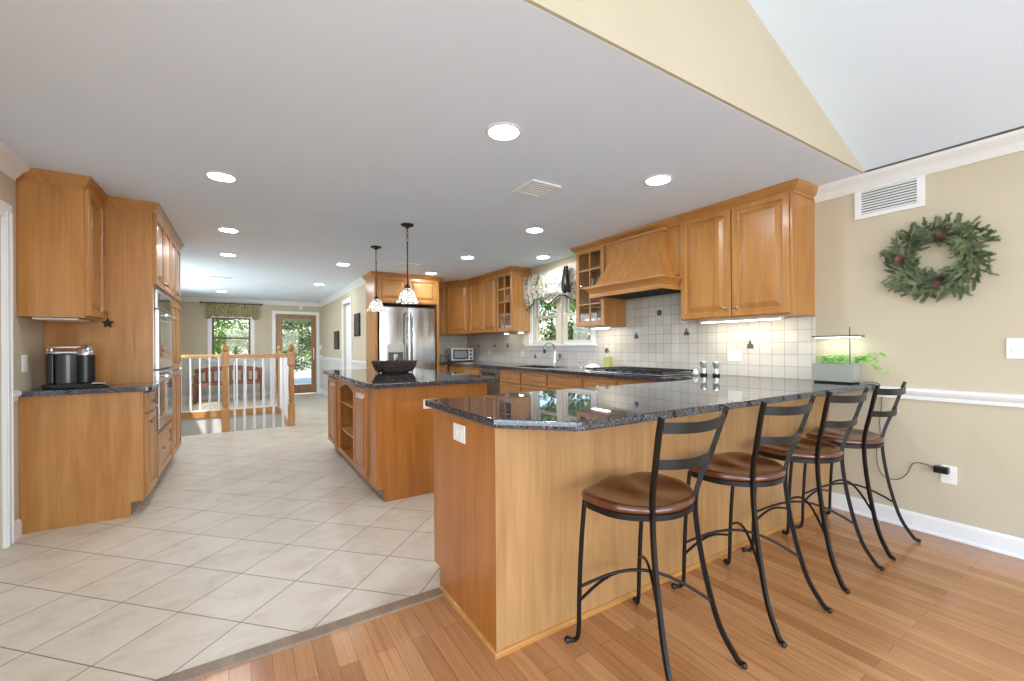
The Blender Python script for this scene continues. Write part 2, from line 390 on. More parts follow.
# right wall with window hole
WY0, WY1, WZ0, WZ1 = 4.10, 5.42, 1.262, 2.16
def holed(mb, fixed, axis, t, lo, hi, zlo, zhi, holes):
    """wall slab with rectangular holes (sorted along its length)"""
    def B(a, b, c, d):
        if b-a < 1e-4 or d-c < 1e-4: return
        mb.box((fixed, a, c), (fixed+t, b, d)) if axis == 'y' else mb.box((a, fixed, c), (b, fixed+t, d))
    cur = lo
    for a, b, c, d in sorted(holes):
        B(cur, a, zlo, zhi); B(a, b, zlo, c); B(a, b, d, zhi); cur = b
    B(cur, hi, zlo, zhi); return mb
struct(holed(MB(), XW, 'y', .12, -3.5, 7.87, 0, ZC+.05, [(WY0, WY1, WZ0, WZ1)]), 'wall_right', WALL)
struct(holed(MB(), XL-.12, 'y', .12, -3.5, YF, 0, ZC+.05, [(-2.8, .4, .3, 2.3), (3.10, 3.92, 0, 2.06), (7.5, 10.9, 1.0, 2.2)]), 'wall_left', WALL)
struct(MB().box((1.89, 7.75, 0), (XW, 7.87, ZC)), 'wall_kitchen_back', WALL)
DH0, DH1 = 8.80, 9.58
struct(holed(MB(), 1.79, 'y', .10, 7.5, YF, 0, ZC, [(DH0, DH1, 0, 2.14)]), 'wall_hall', WALL)
struct(holed(MB(), YF, 'x', .12, XL, 1.89, 0, ZC, [(-.66, .13, .97, 1.98), (.69, 1.65, 0, 2.12)]), 'wall_far', WALL)
# pale wainscot below the chair rails (painted band with its own 4 mm face)
m = MB(); m.box((XL, YF-.004, 0), (-.74, YF, 1.0)).box((-.74, YF-.004, 0), (.225, YF, .90)).box((1.73, YF-.004, 0), (1.79, YF, 1.0)).box((.225, YF-.004, 0), (.61, YF, 1.0))
struct(m, 'wall_far', WALLW, 'pale lower part of the far wall')
m = MB(); m.box((1.786, 7.5, 0), (1.79, DH0-.08, .95)).box((1.786, DH1+.08, 0), (1.79, YF, .95))
struct(m, 'wall_hall', WALLW, 'pale lower part of the hall wall')
# rear wall of the dining room, glazed (behind the camera)
struct(holed(MB(), -3.6, 'x', .1, XL, XW, 0, zr+.2, [(-.9, 3.4, .1, 2.3)]), 'wall_rear', WALL)
# crowns
m = MB(); m.sweep([(XW, -3.4), (XW, 1.56)], prof(CROWNW, ZC), 1); struct(m, 'trim_3', TRIM, 'white cornice above the wreath wall')
m = MB(); m.sweep([(XW, 4.02), (XW, 5.46)], prof(CROWNC, ZC), 1); struct(m, 'trim_4', WALL, 'tan cornice above the kitchen window')
m = MB(); m.sweep([(XL, 4.09), (XL, -3.4)], prof(CROWNW, ZC), 1); struct(m, 'trim_5', TRIM, 'white cornice on the left wall')
m = MB(); m.sweep([(1.79, 7.0+.5), (1.79, YF), (XL, YF)], prof(CROWNW, ZC), 1); struct(m, 'trim_6', TRIM, 'white cornice along hall and far wall')
RAIL = [(0, -.03), (.012, -.03), (.014, -.012), (.026, 0), (.030, .016), (.026, .028), (.012, .034), (0, .036)]
m = MB(); m.sweep([(XW, -3.4), (XW, 1.19)], prof([(0, -.02), (.014, -.02), (.016, .005), (.03, .02), (.034, .038), (.028, .052), (0, .056)], .885), 1); struct(m, 'trim_7', TRIM, 'white chair rail below the wreath')
m = MB(); m.sweep([(1.79, DH1+.09), (1.79, YF)], prof(RAIL, .95), 1); m.sweep([(1.79, 7.5), (1.79, DH0-.09)], prof(RAIL, .95), 1); m.sweep([(1.79, YF), (1.72, YF)], prof(RAIL, 1.0), 1); m.sweep([(.61, YF), (.24, YF)], prof(RAIL, 1.0), 1); m.sweep([(-.75, YF), (XL, YF)], prof(RAIL, 1.0), 1)
struct(m, 'trim_8', TRIM, 'white chair rail in the hall')
m = MB(); m.sweep([(XL, 4.11), (XL, 4.015)], prof(RAIL, .93), 1); struct(m, 'trim_9', TRIM, 'short chair rail beside the left counter')
BASE = [(0, 0), (.016, 0), (.016, .085), (.012, .10), (.006, .108), (0, .11)]
m = MB(); m.sweep([(XW, -3.4), (XW, 1.475)], BASE, 1); m.sweep([(XW-.016, -3.4), (XW-.016, 1.475)], [(0, 0), (.012, 0), (.010, .012), (0, .018)], 1); struct(m, 'baseboard_right', TRIM)
m = MB(); m.sweep([(XL, 4.14), (XL, 4.015)], BASE, 1); struct(m, 'baseboard_left', TRIM)
m = MB(); m.sweep([(1.79, DH1+.09), (1.79, YF), (1.73, YF)], BASE, 1); m.sweep([(.6, YF), (XL, YF)], BASE, 1); m.sweep([(1.79, 7.5), (1.79, DH0-.09)], BASE, 1); struct(m, 'baseboard_far', TRIM)

# ---------------------------------------------------------------- windows and doors
def rect_frame(mb, axis, plane, t, a0, a1, z0, z1, w, bottom=True, wt=None):
    """picture-frame of bars with width w; plane..plane+t is its depth"""
    wt = wt or w
    def B(p, q, r, s):
        mb.box((plane, p, r), (plane+t, q, s), .002) if axis == 'y' else mb.box((p, plane, r), (q, plane+t, s), .002)
    B(a0, a0+w, z0, z1); B(a1-w, a1, z0, z1); B(a0+w, a1-w, z1-wt, z1)
    if bottom: B(a0+w, a1-w, z0, z0+w)
    return mb
CREAM = painted('cream_window_paint', (226, 214, 190), .4, 3)
w1 = thing('window_1', (XW, 4.76, WZ0), 'double window over the kitchen sink', None, None, 'structure')
del_cat = None
rect_frame(MB(), 'y', XW-.022, .022, WY0-.085, WY1+.085, WZ0-.0, WZ1+.09, .085, False).build('casing', TRIM, w1)
m = MB(); m.box((XW-.075, WY0-.115, WZ0-.028), (XW+.02, WY1+.115, WZ0), .005).box((XW-.02, WY0-.09, WZ0-.09), (XW, WY1+.09, WZ0-.028), .003); m.build('sill', TRIM, w1)
m = MB(); m.box((XW-.02, 4.705, WZ0), (XW+.10, 4.815, WZ1), .003).build('mullion', CREAM, w1)
for a, b in ((WY0, 4.705), (4.815, WY1)):
    f = rect_frame(MB(), 'y', XW+.02, .06, a, b, WZ0, WZ1, .02).build('jamb', TRIM, w1)
    lo = rect_frame(MB(), 'y', XW+.022, .03, a+.02, b-.02, WZ0+.015, 1.69, .042).build('lower_sash', CREAM, w1)
    up = rect_frame(MB(), 'y', XW+.055, .03, a+.02, b-.02, 1.65, WZ1-.015, .042).build('upper_sash', CREAM, w1)
    MB().box((XW+.035, a+.06, WZ0+.055), (XW+.039, b-.06, 1.65)).build('pane', GLASS, lo)
    MB().box((XW+.068, a+.06, 1.69), (XW+.072, b-.06, WZ1-.055)).build('pane', GLASS, up)
w2 = thing('window_2', (-.26, YF, .97), 'small sash window on the far wall', None, None, 'structure')
rect_frame(MB(), 'x', YF-.022, .022, -.745, .225, .90, 2.06, .085).build('casing', TRIM, w2)
MB().box((-.78, YF-.06, .95), (.26, YF+.01, .975), .004).build('sill', TRIM, w2)
DKFR = plain('red_brown_sash', (120, 74, 62), .5)
f = rect_frame(MB(), 'x', YF+.03, .03, -.66, .13, .97, 1.5, .035).build('lower_sash', DKFR, w2); MB().box((-.63, YF+.043, 1.0), (.10, YF+.047, 1.47)).build('pane', GLASS, f)
f = rect_frame(MB(), 'x', YF+.065, .03, -.66, .13, 1.46, 1.98, .035).build('upper_sash', DKFR, w2); MB().box((-.63, YF+.078, 1.49), (.10, YF+.082, 1.95)).build('pane', GLASS, f)
d1 = thing('door_1', (1.17, YF, 0), 'wood framed glass door on the far wall', None, None, 'structure')
rect_frame(MB(), 'x', YF-.022, .022, .61, 1.73, 0, 2.19, .075, False).build('casing', TRIM, d1)
m = MB(); m.box((.70, YF+.02, .02), (.84, YF+.065, 2.1), .003).box((1.53, YF+.02, .02), (1.64, YF+.065, 2.1), .003).box((.84, YF+.02, 2.0), (1.53, YF+.065, 2.1), .003).box((.84, YF+.02, .02), (1.53, YF+.065, .25), .003)
lf = m.build('door_leaf', DOORW, d1)
MB().box((.84, YF+.04, .25), (1.53, YF+.044, 2.0)).build('pane', GLASS, lf)
MB().box((.845, YF+.005, 1.93), (1.525, YF+.018, 2.0), .003).build('roller_blind', plain('grey_blind', (150, 150, 148), .8), lf)
m = MB(); m.tube([(1.585, YF+.015, .92), (1.585, YF-.03, .94), (1.585, YF-.03, 1.2), (1.585, YF+.015, 1.22)], .011, 8); m.build('door_handle', WHITE, lf)
d2 = thing('door_2', (1.79, 9.19, 0), 'doorway in the hall wall', None, None, 'structure')
rect_frame(MB(), 'y', 1.768, .022, DH0-.085, DH1+.085, 0, 2.225, .085, False).build('casing', TRIM, d2)
MB().box((1.79, DH0, 0), (1.89, DH0+.02, 2.14)).build('jamb', DOORW, d2)
lf = MB().box((1.84, DH0+.02, .01), (1.878, DH1, 2.13), .003).build('door_leaf', TRIM, d2)
for z in (.9, 1.75): MB().lathe((1.80, DH0+.03, z), [(.012, -.05), (.012, .05)], 8).build('hinge', BRASS, lf)
w3 = thing('added_window', (XL, 9.2, 1.0), 'added row of unseen side windows that lets daylight into the far room', None, None, 'structure')  # invented windows, added as the opening for the far room's fill lamp
rect_frame(MB(), 'y', XL, .022, 7.42, 10.98, .92, 2.28, .08).build('casing', TRIM, w3)
for a, b in ((7.5, 8.6), (8.65, 9.75), (9.8, 10.9)): f = rect_frame(MB(), 'y', XL-.08, .04, a, b, 1.0, 2.2, .045).build('sash', TRIM, w3); MB().box((XL-.062, a+.04, 1.04), (XL-.058, b-.04, 2.16)).build('pane', GLASS, f)
d3 = thing('door_3', (XL, 3.51, 0), 'white door in the left wall', None, None, 'structure')
m = rect_frame(MB(), 'y', XL, .022, 3.01, 4.01, 0, 2.15, .09, False)
for q in (3.93, 3.985): m.box((XL+.018, q, 0), (XL+.028, q+.014, 2.1), .003)
m.build('casing', TRIM, d3)
lf = MB().box((XL-.06, 3.101, .001), (XL-.02, 3.919, 2.059)).build('door_leaf', TRIM, d3)
for z0, z1 in ((.25, .95), (1.1, 1.9)): MB().panel((XL-.02, 3.20, z0), YP, ZP, XP, .62, z1-z0, [(0, -.001), (0, .004), (.03, .001), (.05, .005)]).build('door_panel', TRIM, lf)

# ---------------------------------------------------------------- left wall: base cabinet, wall cabinet, oven tower, pantry
CT, CB = .955, .918       # worktop top / underside
LX = -.64                 # face frame plane on the left
c = thing('base_cabinet', (XL, 4.15, 0), 'narrow base cabinet under the coffee machine, one drawer and one door', 'cabinet')
m = MB(); m.extr([(XL+.002, 0), (-.715, 0), (-.715, .105), (LX, .105), (LX, CB), (XL+.002, CB)], 'y', 4.15, 4.17); m.box((XL+.01, 4.17, .105), (LX, 4.575, CB))
m.build('body', MAP, c); MB().box((-.75, 4.17, 0), (-.715, 4.575, .105)).build('toe_kick', TAUPE, c)
front('drawer', c, (LX, 4.20, .755), YP, XP, .36, .145, MAPY, SMALL, (.18, .07))
front('door', c, (LX, 4.20, .125), YP, XP, .36, .61, MAP, None, (.04, .55))
t = tag(MB().prism([(XL, 4.115), (-.605, 4.115), (-.585, 4.135), (-.585, 4.575), (XL, 4.575)], CB, CT, .005).build('worktop', GRAN), 'short dark granite worktop below the coffee machine', 'countertop')
c = thing('wall_cabinet', (XL, 4.15, 1.455), 'wall cabinet above the coffee machine, with a plain left side', 'cabinet')
MB().box((XL+.002, 4.13, 1.455), (-.95, 4.575, 2.40)).build('body', MAP, c)
m = MB().panel((-.95, 4.155, 1.47), YP, ZP, XP, .40, .90, DOOR); dd = m.build('door', MAP, c, 25)
MB().lathe((-.93, 4.51, 1.52), [(.006, 0), (.006, .012), (.014, .016), (.016, .022), (.011, .028), (.002, .030)], 12, 'x').build('knob', NICK, dd)
m = MB(); m.sweep([(XL+.04, 4.13), (-.95, 4.13), (-.95, 4.575)], prof(CROWNC, ZC-.002), -1); m.build('crown_molding', MAPY, c)
MB().box((XL+.05, 4.2, 1.44), (-1.0, 4.5, 1.453), .003).build('under_light', WHITE, c)
# star ornament hanging from the knob
pts = []
for k in range(10):
    a = math.pi/2+k*math.pi/5; r = .042 if k % 2 == 0 else .022; pts.append((-.905+r*math.cos(a)*.9, 1.435+r*math.sin(a)))
o = thing('star_ornament', (-.905, 4.51, 1.435), 'small dark star ornament hanging from the cabinet knob', 'ornament')
MB().extr(pts, 'y', 4.504, 4.516).build('star', SOIL, o)
MB().tube(spline([(-.908, 4.51, 1.47), (-.906, 4.517, 1.50), (-.906, 4.51, 1.525)], 4), .002, 5).build('string', SOIL, o)
# tower
TY0, TY1, TY2 = 4.58, 5.48, 6.22
c = thing('oven_tower_cabinet', (XL, TY0, 0), 'tall maple cabinet housing the double wall oven', 'cabinet')
m = MB(); m.extr([(XL+.002, 0), (-.715, 0), (-.715, .105), (LX, .105), (LX, 2.40), (XL+.002, 2.40)], 'y', TY0, TY0+.02)
m.box((XL+.01, TY0+.02, 1.745), (LX, TY1, 2.40)).box((XL+.01, TY0+.02, .105), (LX, TY1, .52)).box((LX-.02, TY0+.02, .52), (LX, TY0+.06, 1.745)).box((LX-.02, TY1-.04, .52), (LX, TY1, 1.745))
m.build('body', MAP, c); MB().box((-.75, TY0+.02, 0), (-.715, TY1, .105)).build('toe_kick', TAUPE, c)
front('door', c, (LX, TY0+.035, 1.77), YP, XP, .405, .60, MAP, None, (.37, .05)); front('door', c, (LX, TY0+.46, 1.77), YP, XP, .405, .60, MAP, None, (.04, .05))
dr = front('drawer', c, (LX, TY0+.035, .14), YP, XP, .83, .36, MAPY, None)
for y in (TY0+.25, TY0+.65): MB().lathe((LX+.018, y, .36), [(.006, 0), (.006, .012), (.014, .016), (.016, .022), (.011, .028), (.002, .030)], 12, 'x').build('knob', NICK, dr)
m = MB(); m.sweep([(-.955, TY0), (LX, TY0), (LX, TY1)], prof(CROWNC, ZC-.002), -1); m.build('crown_molding', MAPY, c)
ov = thing('double_wall_oven', (LX, 5.03, .53), 'stainless double wall oven built into the tall cabinet', 'oven')
MB().box((-1.15, TY0+.07, .54), (LX, TY1-.05, 1.735)).build('housing', BLACK, ov)
p = MB().box((LX, TY0+.065, 1.575), (LX+.02, TY1-.045, 1.735), .003).build('control_panel', STEELF, ov)
MB().box((LX+.02, TY0+.16, 1.595), (LX+.023, TY1-.12, 1.715), .001).build('display', DARKG, p)
for z0, z1 in ((1.06, 1.565), (.55, 1.045)):
    d = MB().box((LX, TY0+.065, z0), (LX+.028, TY1-.045, z1), .003).build('oven_door', STEELF, ov)
    MB().box((LX+.028, TY0+.14, z0+.10), (LX+.031, TY1-.12, z1-.10), .001).build('window', DARKG, d)
    m = MB(); yy = (TY0+.10, TY1-.08); m.tube([(LX+.075, yy[0], z1-.045), (LX+.075, yy[1], z1-.045)], .012, 10)
    for y in (yy[0]+.03, yy[1]-.03): m.tube([(LX+.025, y, z1-.045), (LX+.075, y, z1-.045)], .009, 8)
    m.build('handle', STEEL, d)
c = thing('pantry_cabinet', (XL, TY1, 0), 'tall pantry cabinet beyond the double oven', 'cabinet')
MB().box((XL+.01, TY1, .105), (LX, TY2, 2.40)).build('body', MAP, c); MB().box((-.75, TY1, 0), (-.715, TY2, .105)).build('toe_kick', TAUPE, c)
for i, y in enumerate((TY1+.02, TY1+.375)):
    front('door', c, (LX, y, .125), YP, XP, .345, .87, MAP, None, (.31 if i == 0 else .035, .82))
    front('door', c, (LX, y, 1.02), YP, XP, .345, .70, MAP, None, (.31 if i == 0 else .035, .06))
    front('door', c, (LX, y, 1.77), YP, XP, .345, .60, MAP, None, (.31 if i == 0 else .035, .05))
m = MB(); m.sweep([(LX, TY1), (LX, TY2), (-1.2, TY2)], prof(CROWNC, ZC-.002), -1); m.build('crown_molding', MAPY, c)
# coffee machine
cf = thing('coffee_machine', (-1.06, 4.36, CT), 'black pod coffee machine with chrome domed head on the left counter', 'coffee machine')
m = MB(); m.box((-1.20, 4.26, CT+.001), (-.94, 4.46, CT+.03), .008); m.box((-1.19, 4.30, CT+.03), (-1.15, 4.44, CT+.245), .008); m.build('base', BLACK, cf)
m = MB(); m.lathe((-1.09, 4.34, CT+.03), [(.052, 0), (.056, .01), (.056, .205), (.05, .215)], 24, sx=1.15); m.build('water_tank', plain('smoked_tank', (66, 68, 72), .12), cf)
m = MB(); m.lathe((-.995, 4.35, CT+.03), [(.05, 0), (.054, .008), (.054, .20), (.05, .21)], 28); m.build('brew_tower', BLACK, cf)
m = MB(); m.lathe((-.995, 4.35, CT+.235), [(.052, 0), (.054, .012), (.048, .04), (.034, .062), (.012, .074), (.002, .076)], 28); m.build('chrome_head', CHROME, cf)
m = MB(); m.box((-1.19, 4.31, CT+.245), (-1.0, 4.40, CT+.262), .006).box((-1.185, 4.32, CT+.285), (-.97, 4.39, CT+.30), .006).box((-1.19, 4.32, CT+.262), (-1.16, 4.39, CT+.285), .004); m.build('carry_bar', CHROME, cf)
tr = thing('pod_tray', (-.89, 4.32, CT), 'low dark tray beside the coffee machine', 'tray')
m = MB(); m.box((-1.13, 4.19, CT+.001), (-.84, 4.25, CT+.016), .004); m.build('base', BLACK, tr)
m = MB(); m.tube([(-.93, 4.22, CT+.03), (-.86, 4.22, CT+.03)], .014, 10); m.build('pod', CHROME, tr)
o = thing('outlet_plate', (XL, 4.24, 1.135), 'white outlet plate on the wall left of the coffee machine', 'outlet')
MB().box((XL, 4.20, 1.08), (XL+.007, 4.275, 1.195), .003).build('plate', WHITE, o)
for z in (1.115, 1.16): MB().box((XL+.007, 4.222, z-.015), (XL+.009, 4.252, z+.015), .001).build('socket', TRIM, o)

# ---------------------------------------------------------------- island
IX0, IX1, IY0, IY1 = .875, 1.875, 3.42, 5.62
il = thing('kitchen_island', (1.37, 4.5, 0), 'long maple island with arched open shelves on its left side', 'kitchen island')
m = MB(); m.extr([(IX0+.065, 0), (IX1, 0), (IX1, CB), (IX0, CB), (IX0, .105), (IX0+.065, .105)], 'y', IY0, IY0+.02)
m.box((IX0, IY0+.02, .105), (IX1, 4.18, CB)).box((IX0, 4.96, .105), (IX1, IY1, CB)).box((IX0+.34, 4.18, .105), (IX1, 4.96, CB))
m.box((IX0+.02, 4.18, .105), (IX0+.34, 4.96, .125)); m.box((IX0, 4.18, .105), (IX0+.02, 4.96, .145))
m.build('body', MAPD, il)
MB().box((IX0+.065, IY0+.02, 0), (IX1-.03, IY1, .104)).build('toe_kick', TAUPE, il)
# arched rail over the opening
y0, y1 = 4.18, 4.96; top = [(y0, CB), (y0, .79)]
arc = [(y0+.04+(y1-y0-.08)*k/16, .79+.065*math.sin(math.pi*k/16)) for k in range(17)]
m = MB().extr([(y0, CB), (y0, .13), (y0+.04, .13)]+arc+[(y1-.04, .13), (y1, .13), (y1, CB)], 'x', IX0, IX0+.02); m.build('face_frame', MAPD, il)
for z in (.365, .655): MB().box((IX0+.018, y0, z-.02), (IX0+.34, y1, z), .002).build('shelf', MAPY, il)
front('door', il, (IX0, 3.665, .125), YP, XN, .49, .765, MAPD, None)
front('door', il, (IX0, 5.04, .125), YP, XN, .52, .765, MAPD, None, (.04, .06))
o = tag(MB().box((IX0+.02, 4.28, .655), (IX0+.05, 4.36, .69), .004).build('small_box', WHITE), 'tiny white box on the top shelf of the island', 'box')
bk = thing('cook_book', (IX0+.15, 4.48, .365), 'pale book standing on the middle shelf of the island', 'book')
MB().extr([(4.36, .366), (4.56, .366), (4.53, .61), (4.40, .61)], 'x', IX0+.14, IX0+.165).build('cover', CARD, bk)
MB().extr([(4.38, .372), (4.54, .372), (4.515, .60), (4.415, .60)], 'x', IX0+.143, IX0+.17).build('pages', TRIM, bk)
p = [(.805, 3.30), (1.91, 3.30), (1.93, 3.32), (1.93, 5.68), (1.91, 5.70), (.825, 5.70), (.805, 5.68)]
p = [(.805, 3.335), (.835, 3.305), (1.90, 3.305), (1.93, 3.335), (1.93, 5.66), (1.90, 5.69), (.835, 5.69), (.805, 5.66)]
tag(MB().prism(p, CB, CT, .008).build('worktop', GRAN), 'dark granite slab on the island', 'countertop')
o = thing('outlet_plate', (1.25, IY0, .80), 'white outlet plate on the near end of the island', 'outlet')
MB().box((1.265, IY0-.007, .715), (1.385, IY0, .795), .003).build('plate', WHITE, o); MB().box((1.285, IY0-.009, .735), (1.315, IY0-.007, .775), .001).build('socket', TRIM, o)
# bowl
bw = thing('woven_bowl', (1.39, 4.62, CT), 'dark brown woven oval bowl on the island', 'bowl')
n = 40; rings = []
pr_ = [(.11, .0), (.15, .004), (.19, .035), (.212, .075), (.223, .118), (.226, .128), (.216, .13), (.205, .11), (.185, .07), (.15, .035), (.10, .02), (.01, .018)]
for r, h in pr_:
    rings.append([(1.39+r*1.08*math.cos(2*math.pi*k/n)*(1+.012*math.sin(k*4)), 4.62+r*.75*math.sin(2*math.pi*k/n), CT+h+(.004*math.sin(k*2.5) if h > .1 else 0)) for k in range(n)])
MB().loft(rings).build('basket', WICK, bw)
m = MB()
for h, r in ((.03, .186), (.052, .201), (.074, .213), (.096, .219), (.118, .226)):
    m.tube([(1.39+r*1.08*math.cos(2*math.pi*k/n), 4.62+r*.75*math.sin(2*math.pi*k/n), CT+h+.004*math.sin(k*1.9+h*90)) for k in range(n+1)], .007, 6)
m.build('woven_strands', WICK, bw)

# ---------------------------------------------------------------- peninsula
PX, PY0, PY1 = .845, 1.475, 2.13
pn = thing('peninsula_cabinet', (2.3, 1.8, 0), 'maple breakfast peninsula base facing the four bar stools', 'cabinet')
m = MB(); m.extr([(PY0, 0), (PY1-.075, 0), (PY1-.075, .105), (PY1, .105), (PY1, CB), (PY0, CB)], 'x', PX, PX+.02); m.build('end_panel', MAPD, pn)
MB().box((PX+.02, PY0, .0), (XW-.002, PY0+.02, CB)).build('back_panel', MAPP, pn)
MB().box((PX-.003, PY0-.004, .0), (PX+.03, PY0-.0005, CB-.002)).build('corner_stile', MAPP, pn)
MB().box((PX+.02, PY0+.02, .105), (3.11, PY1, CB)).build('body', MAP, pn)
MB().box((PX+.02, PY1-.10, 0), (3.11, PY1-.075, .105)).build('toe_kick', TAUPE, pn)
x = PX+.03
for i in range(4):
    front('drawer', pn, (x+.005, PY1, .755), XP, YP, .54, .145, MAPX, SMALL, (.27, .07)); front('door', pn, (x+.005, PY1, .125), XP, YP, .54, .61, MAP, None, (.5 if i % 2 == 0 else .04, .55)); x += .553
m = MB(); m.sweep([(PX, PY1-.1), (PX, PY0), (XW-.017, PY0)], [(0, 0), (.014, 0), (.013, .012), (.008, .019), (0, .022)], -1); m.build('shoe_molding', MAPX, pn)
# continuous L-shaped worktop: peninsula, range run, back corner, with sink cut-out
RX, RB = 3.065, 3.11
SK = (3.20, 3.62, 4.36, 5.14)
m = MB()
m.prism([(.812, 1.43), (1.03, 1.205), (1.06, 1.195), (XW, 1.195), (XW, 2.165), (.812, 2.165)], CB, CT, .009)
m.prism([(RX, 2.165), (XW, 2.165), (XW, SK[2]), (RX, SK[2])], CB, CT); m.prism([(RX, SK[3]), (XW, SK[3]), (XW, 7.75), (RX, 7.75)], CB, CT)
m.prism([(RX, SK[2]), (SK[0], SK[2]), (SK[0], SK[3]), (RX, SK[3])], CB, CT); m.prism([(SK[1], SK[2]), (XW, SK[2]), (XW, SK[3]), (SK[1], SK[3])], CB, CT)
m.prism([(2.87, 7.08), (RX, 7.08), (RX, 7.75), (2.87, 7.75)], CB, CT)
tag(m.build('worktop', GRAN), 'continuous dark granite worktop over peninsula and range wall', 'countertop')
sk = thing('kitchen_sink', (3.41, 4.75, .75), 'undermount sink in the worktop below the window', 'sink')
m = MB(); a, b, y0, y1 = SK
m.box((a-.012, y0-.012, .74), (b+.012, y1+.012, .752)); m.box((a-.012, y0-.012, .752), (a-.002, y1+.012, CB)); m.box((b+.002, y0-.012, .752), (b+.012, y1+.012, CB)); m.box((a-.002, y0-.012, .752), (b+.002, y0-.002, CB)); m.box((a-.002, y1+.002, .752), (b+.002, y1+.012, CB))
m.build('basin', plain('dark_sink', (40, 40, 42), .3), sk); MB().lathe((3.41, 4.75, .752), [(.04, 0), (.04, .003), (.02, .001)], 16).build('drain', STEEL, sk)
o = thing('outlet_plate', (PX, 1.80, .84), 'white outlet plate on the end panel of the peninsula', 'outlet')
MB().box((PX-.007, 1.745, .795), (PX, 1.865, .875), .003).build('plate', WHITE, o)
for y in (1.78, 1.83): MB().box((PX-.009, y-.015, .82), (PX-.007, y+.015, .85), .001).build('socket', TRIM, o)

# ---------------------------------------------------------------- range wall: base units
def base_unit(name, label, y0, y1, spec, n=1, cat='cabinet'):
    c = thing(name, (RB+.3, y0, 0), label, cat)
    MB().box((RB, y0+.001, .105), (XW-.02, y1-.001, CB)).build('body', MAP, c) if spec not in ('sink', 'drawers') else MB().box((RB, y0+.001, .105), (RB+.02, y1-.001, CB)).build('body', MAP, c)
    MB().box((RB+.075, y0+.001, 0), (RB+.09, y1-.001, .105)).build('toe_kick', TAUPE, c)
    W = (y1-y0-.02*(n+1))/n
    for i in range(n):
        y = y0+.02+i*(W+.02)
        if spec == 'drawers':
            for z, h_ in ((.735, .155), (.50, .215), (.26, .22), (.125, .12)): front('drawer', c, (RB, y, z), YP, XN, W, h_, MAPY, SMALL, (W/2, h_/2))
        else:
            front('drawer', c, (RB, y, .735), YP, XN, W, .155, MAPY, SMALL, None if spec == 'sink' else (W/2, .077))
            front('door', c, (RB, y, .125), YP, XN, W, .59, MAP, None, (W-.04, .54))
    return c
base_unit('base_cabinet', 'base cabinet under the gas cooktop, mostly behind the peninsula', 2.50, 3.50, 'doors', 2)
base_unit('base_cabinet', 'corner base cabinet between peninsula and cooktop', 2.17, 2.50, 'doors', 1)
base_unit('sink_cabinet', 'sink base cabinet with wide false drawer front below the window', 3.50, 4.14, 'sink', 1)
base_unit('drawer_cabinet', 'drawer cabinet below the faucet, right of its look-alike by the dishwasher', 4.14, 4.71, 'drawers', 1)
base_unit('drawer_cabinet', 'drawer cabinet directly right of the dishwasher', 4.71, 5.28, 'drawers', 1)
base_unit('base_cabinet', 'base cabinet between dishwasher and back corner', 5.90, 7.06, 'doors', 2)
tb = [c_ for c_ in children(bpy.data.objects['sink_cabinet']) if c_.name.startswith('drawer')][0]
m = MB(); m.box((RB-.045, 3.58, .893), (RB-.03, 4.05, .903), .002); m.build('towel_bar', MAPY, tb)
c = thing('base_cabinet', (2.97, 7.4, 0), 'small base cabinet with drawer on the back wall right of the fridge', 'cabinet')
MB().box((2.87, 7.12, .105), (RB, 7.73, CB)).build('body', MAP, c); MB().box((2.87, 7.2, 0), (RB, 7.22, .105)).build('toe_kick', TAUPE, c)
front('drawer', c, (2.875, 7.12, .735), XP, YN, .22, .155, MAPX, SMALL, (.11, .077)); front('door', c, (2.875, 7.12, .125), XP, YN, .22, .59, MAP, SMALL, (.03, .54))
dw = thing('dishwasher', (RB+.3, 5.6, .1), 'stainless dishwasher in the range wall base run', 'dishwasher')
MB().box((RB+.02, 5.30, .105), (XW-.1, 5.88, CB-.01)).build('tub', BLACK, dw)
MB().box((RB-.012, 5.305, .13), (RB+.02, 5.875, .755), .004).build('door', STEEL, dw)
p = MB().box((RB-.016, 5.305, .765), (RB+.02, 5.875, .90), .004).build('control_panel', STEEL, dw)
MB().box((RB-.018, 5.40, .81), (RB-.015, 5.78, .845), .001).build('display', DARKG, p)
MB().box((RB+.05, 5.31, .01), (RB+.065, 5.87, .10)).build('toe_kick', BLACK, dw)
# backsplash
UB_ = 1.461
m = MB(); e_ = XW-.001
m.box((XW-.008, 1.562, CT+.001), (e_, 4.015, UB_)); m.box((XW-.008, 2.54, UB_), (e_, 3.515, 1.755)); m.box((XW-.008, 4.015, CT+.001), (e_, 5.505, 1.17)); m.box((XW-.008, 5.505, CT+.001), (e_, 7.74, UB_))
bs = tag(m.build('backsplash', WTILE), 'square tile backsplash with small pewter motifs along the range wall', 'backsplash')
tag(MB().box((2.87, 7.742, CT+.001), (XW-.01, 7.749, UB_)).build('backsplash', WTILE), 'square tile backsplash on the back wall behind the toaster oven', 'backsplash')
MOT = plain('pewter_motif', (92, 84, 76), .45)
for i, (y, z) in enumerate(((2.07, 1.235), (2.71, 1.365), (3.36, 1.345), (3.04, 1.585), (3.83, 1.175), (4.75, 1.10), (5.35, 1.08), (6.16, 1.25), (7.22, 1.25), (6.6, 1.25))):
    m = MB(); X_ = XW-.014
    if i in (3, 4, 5): m.lathe((X_, y, z), [(.030, .007), (.034, .004), (.028, -.002), (.012, -.004), (.002, -.003)], 10, 'x')
    else:
        m.extr([(y-.032, z-.03), (y+.03, z-.03), (y+.022, z-.008), (y+.026, z+.004), (y+.008, z+.012), (y+.006, z+.04), (y-.008, z+.04), (y-.01, z+.01), (y-.028, z+.002)], 'x', X_, XW-.007)
    m.build('tile_motif', MOT, bs)
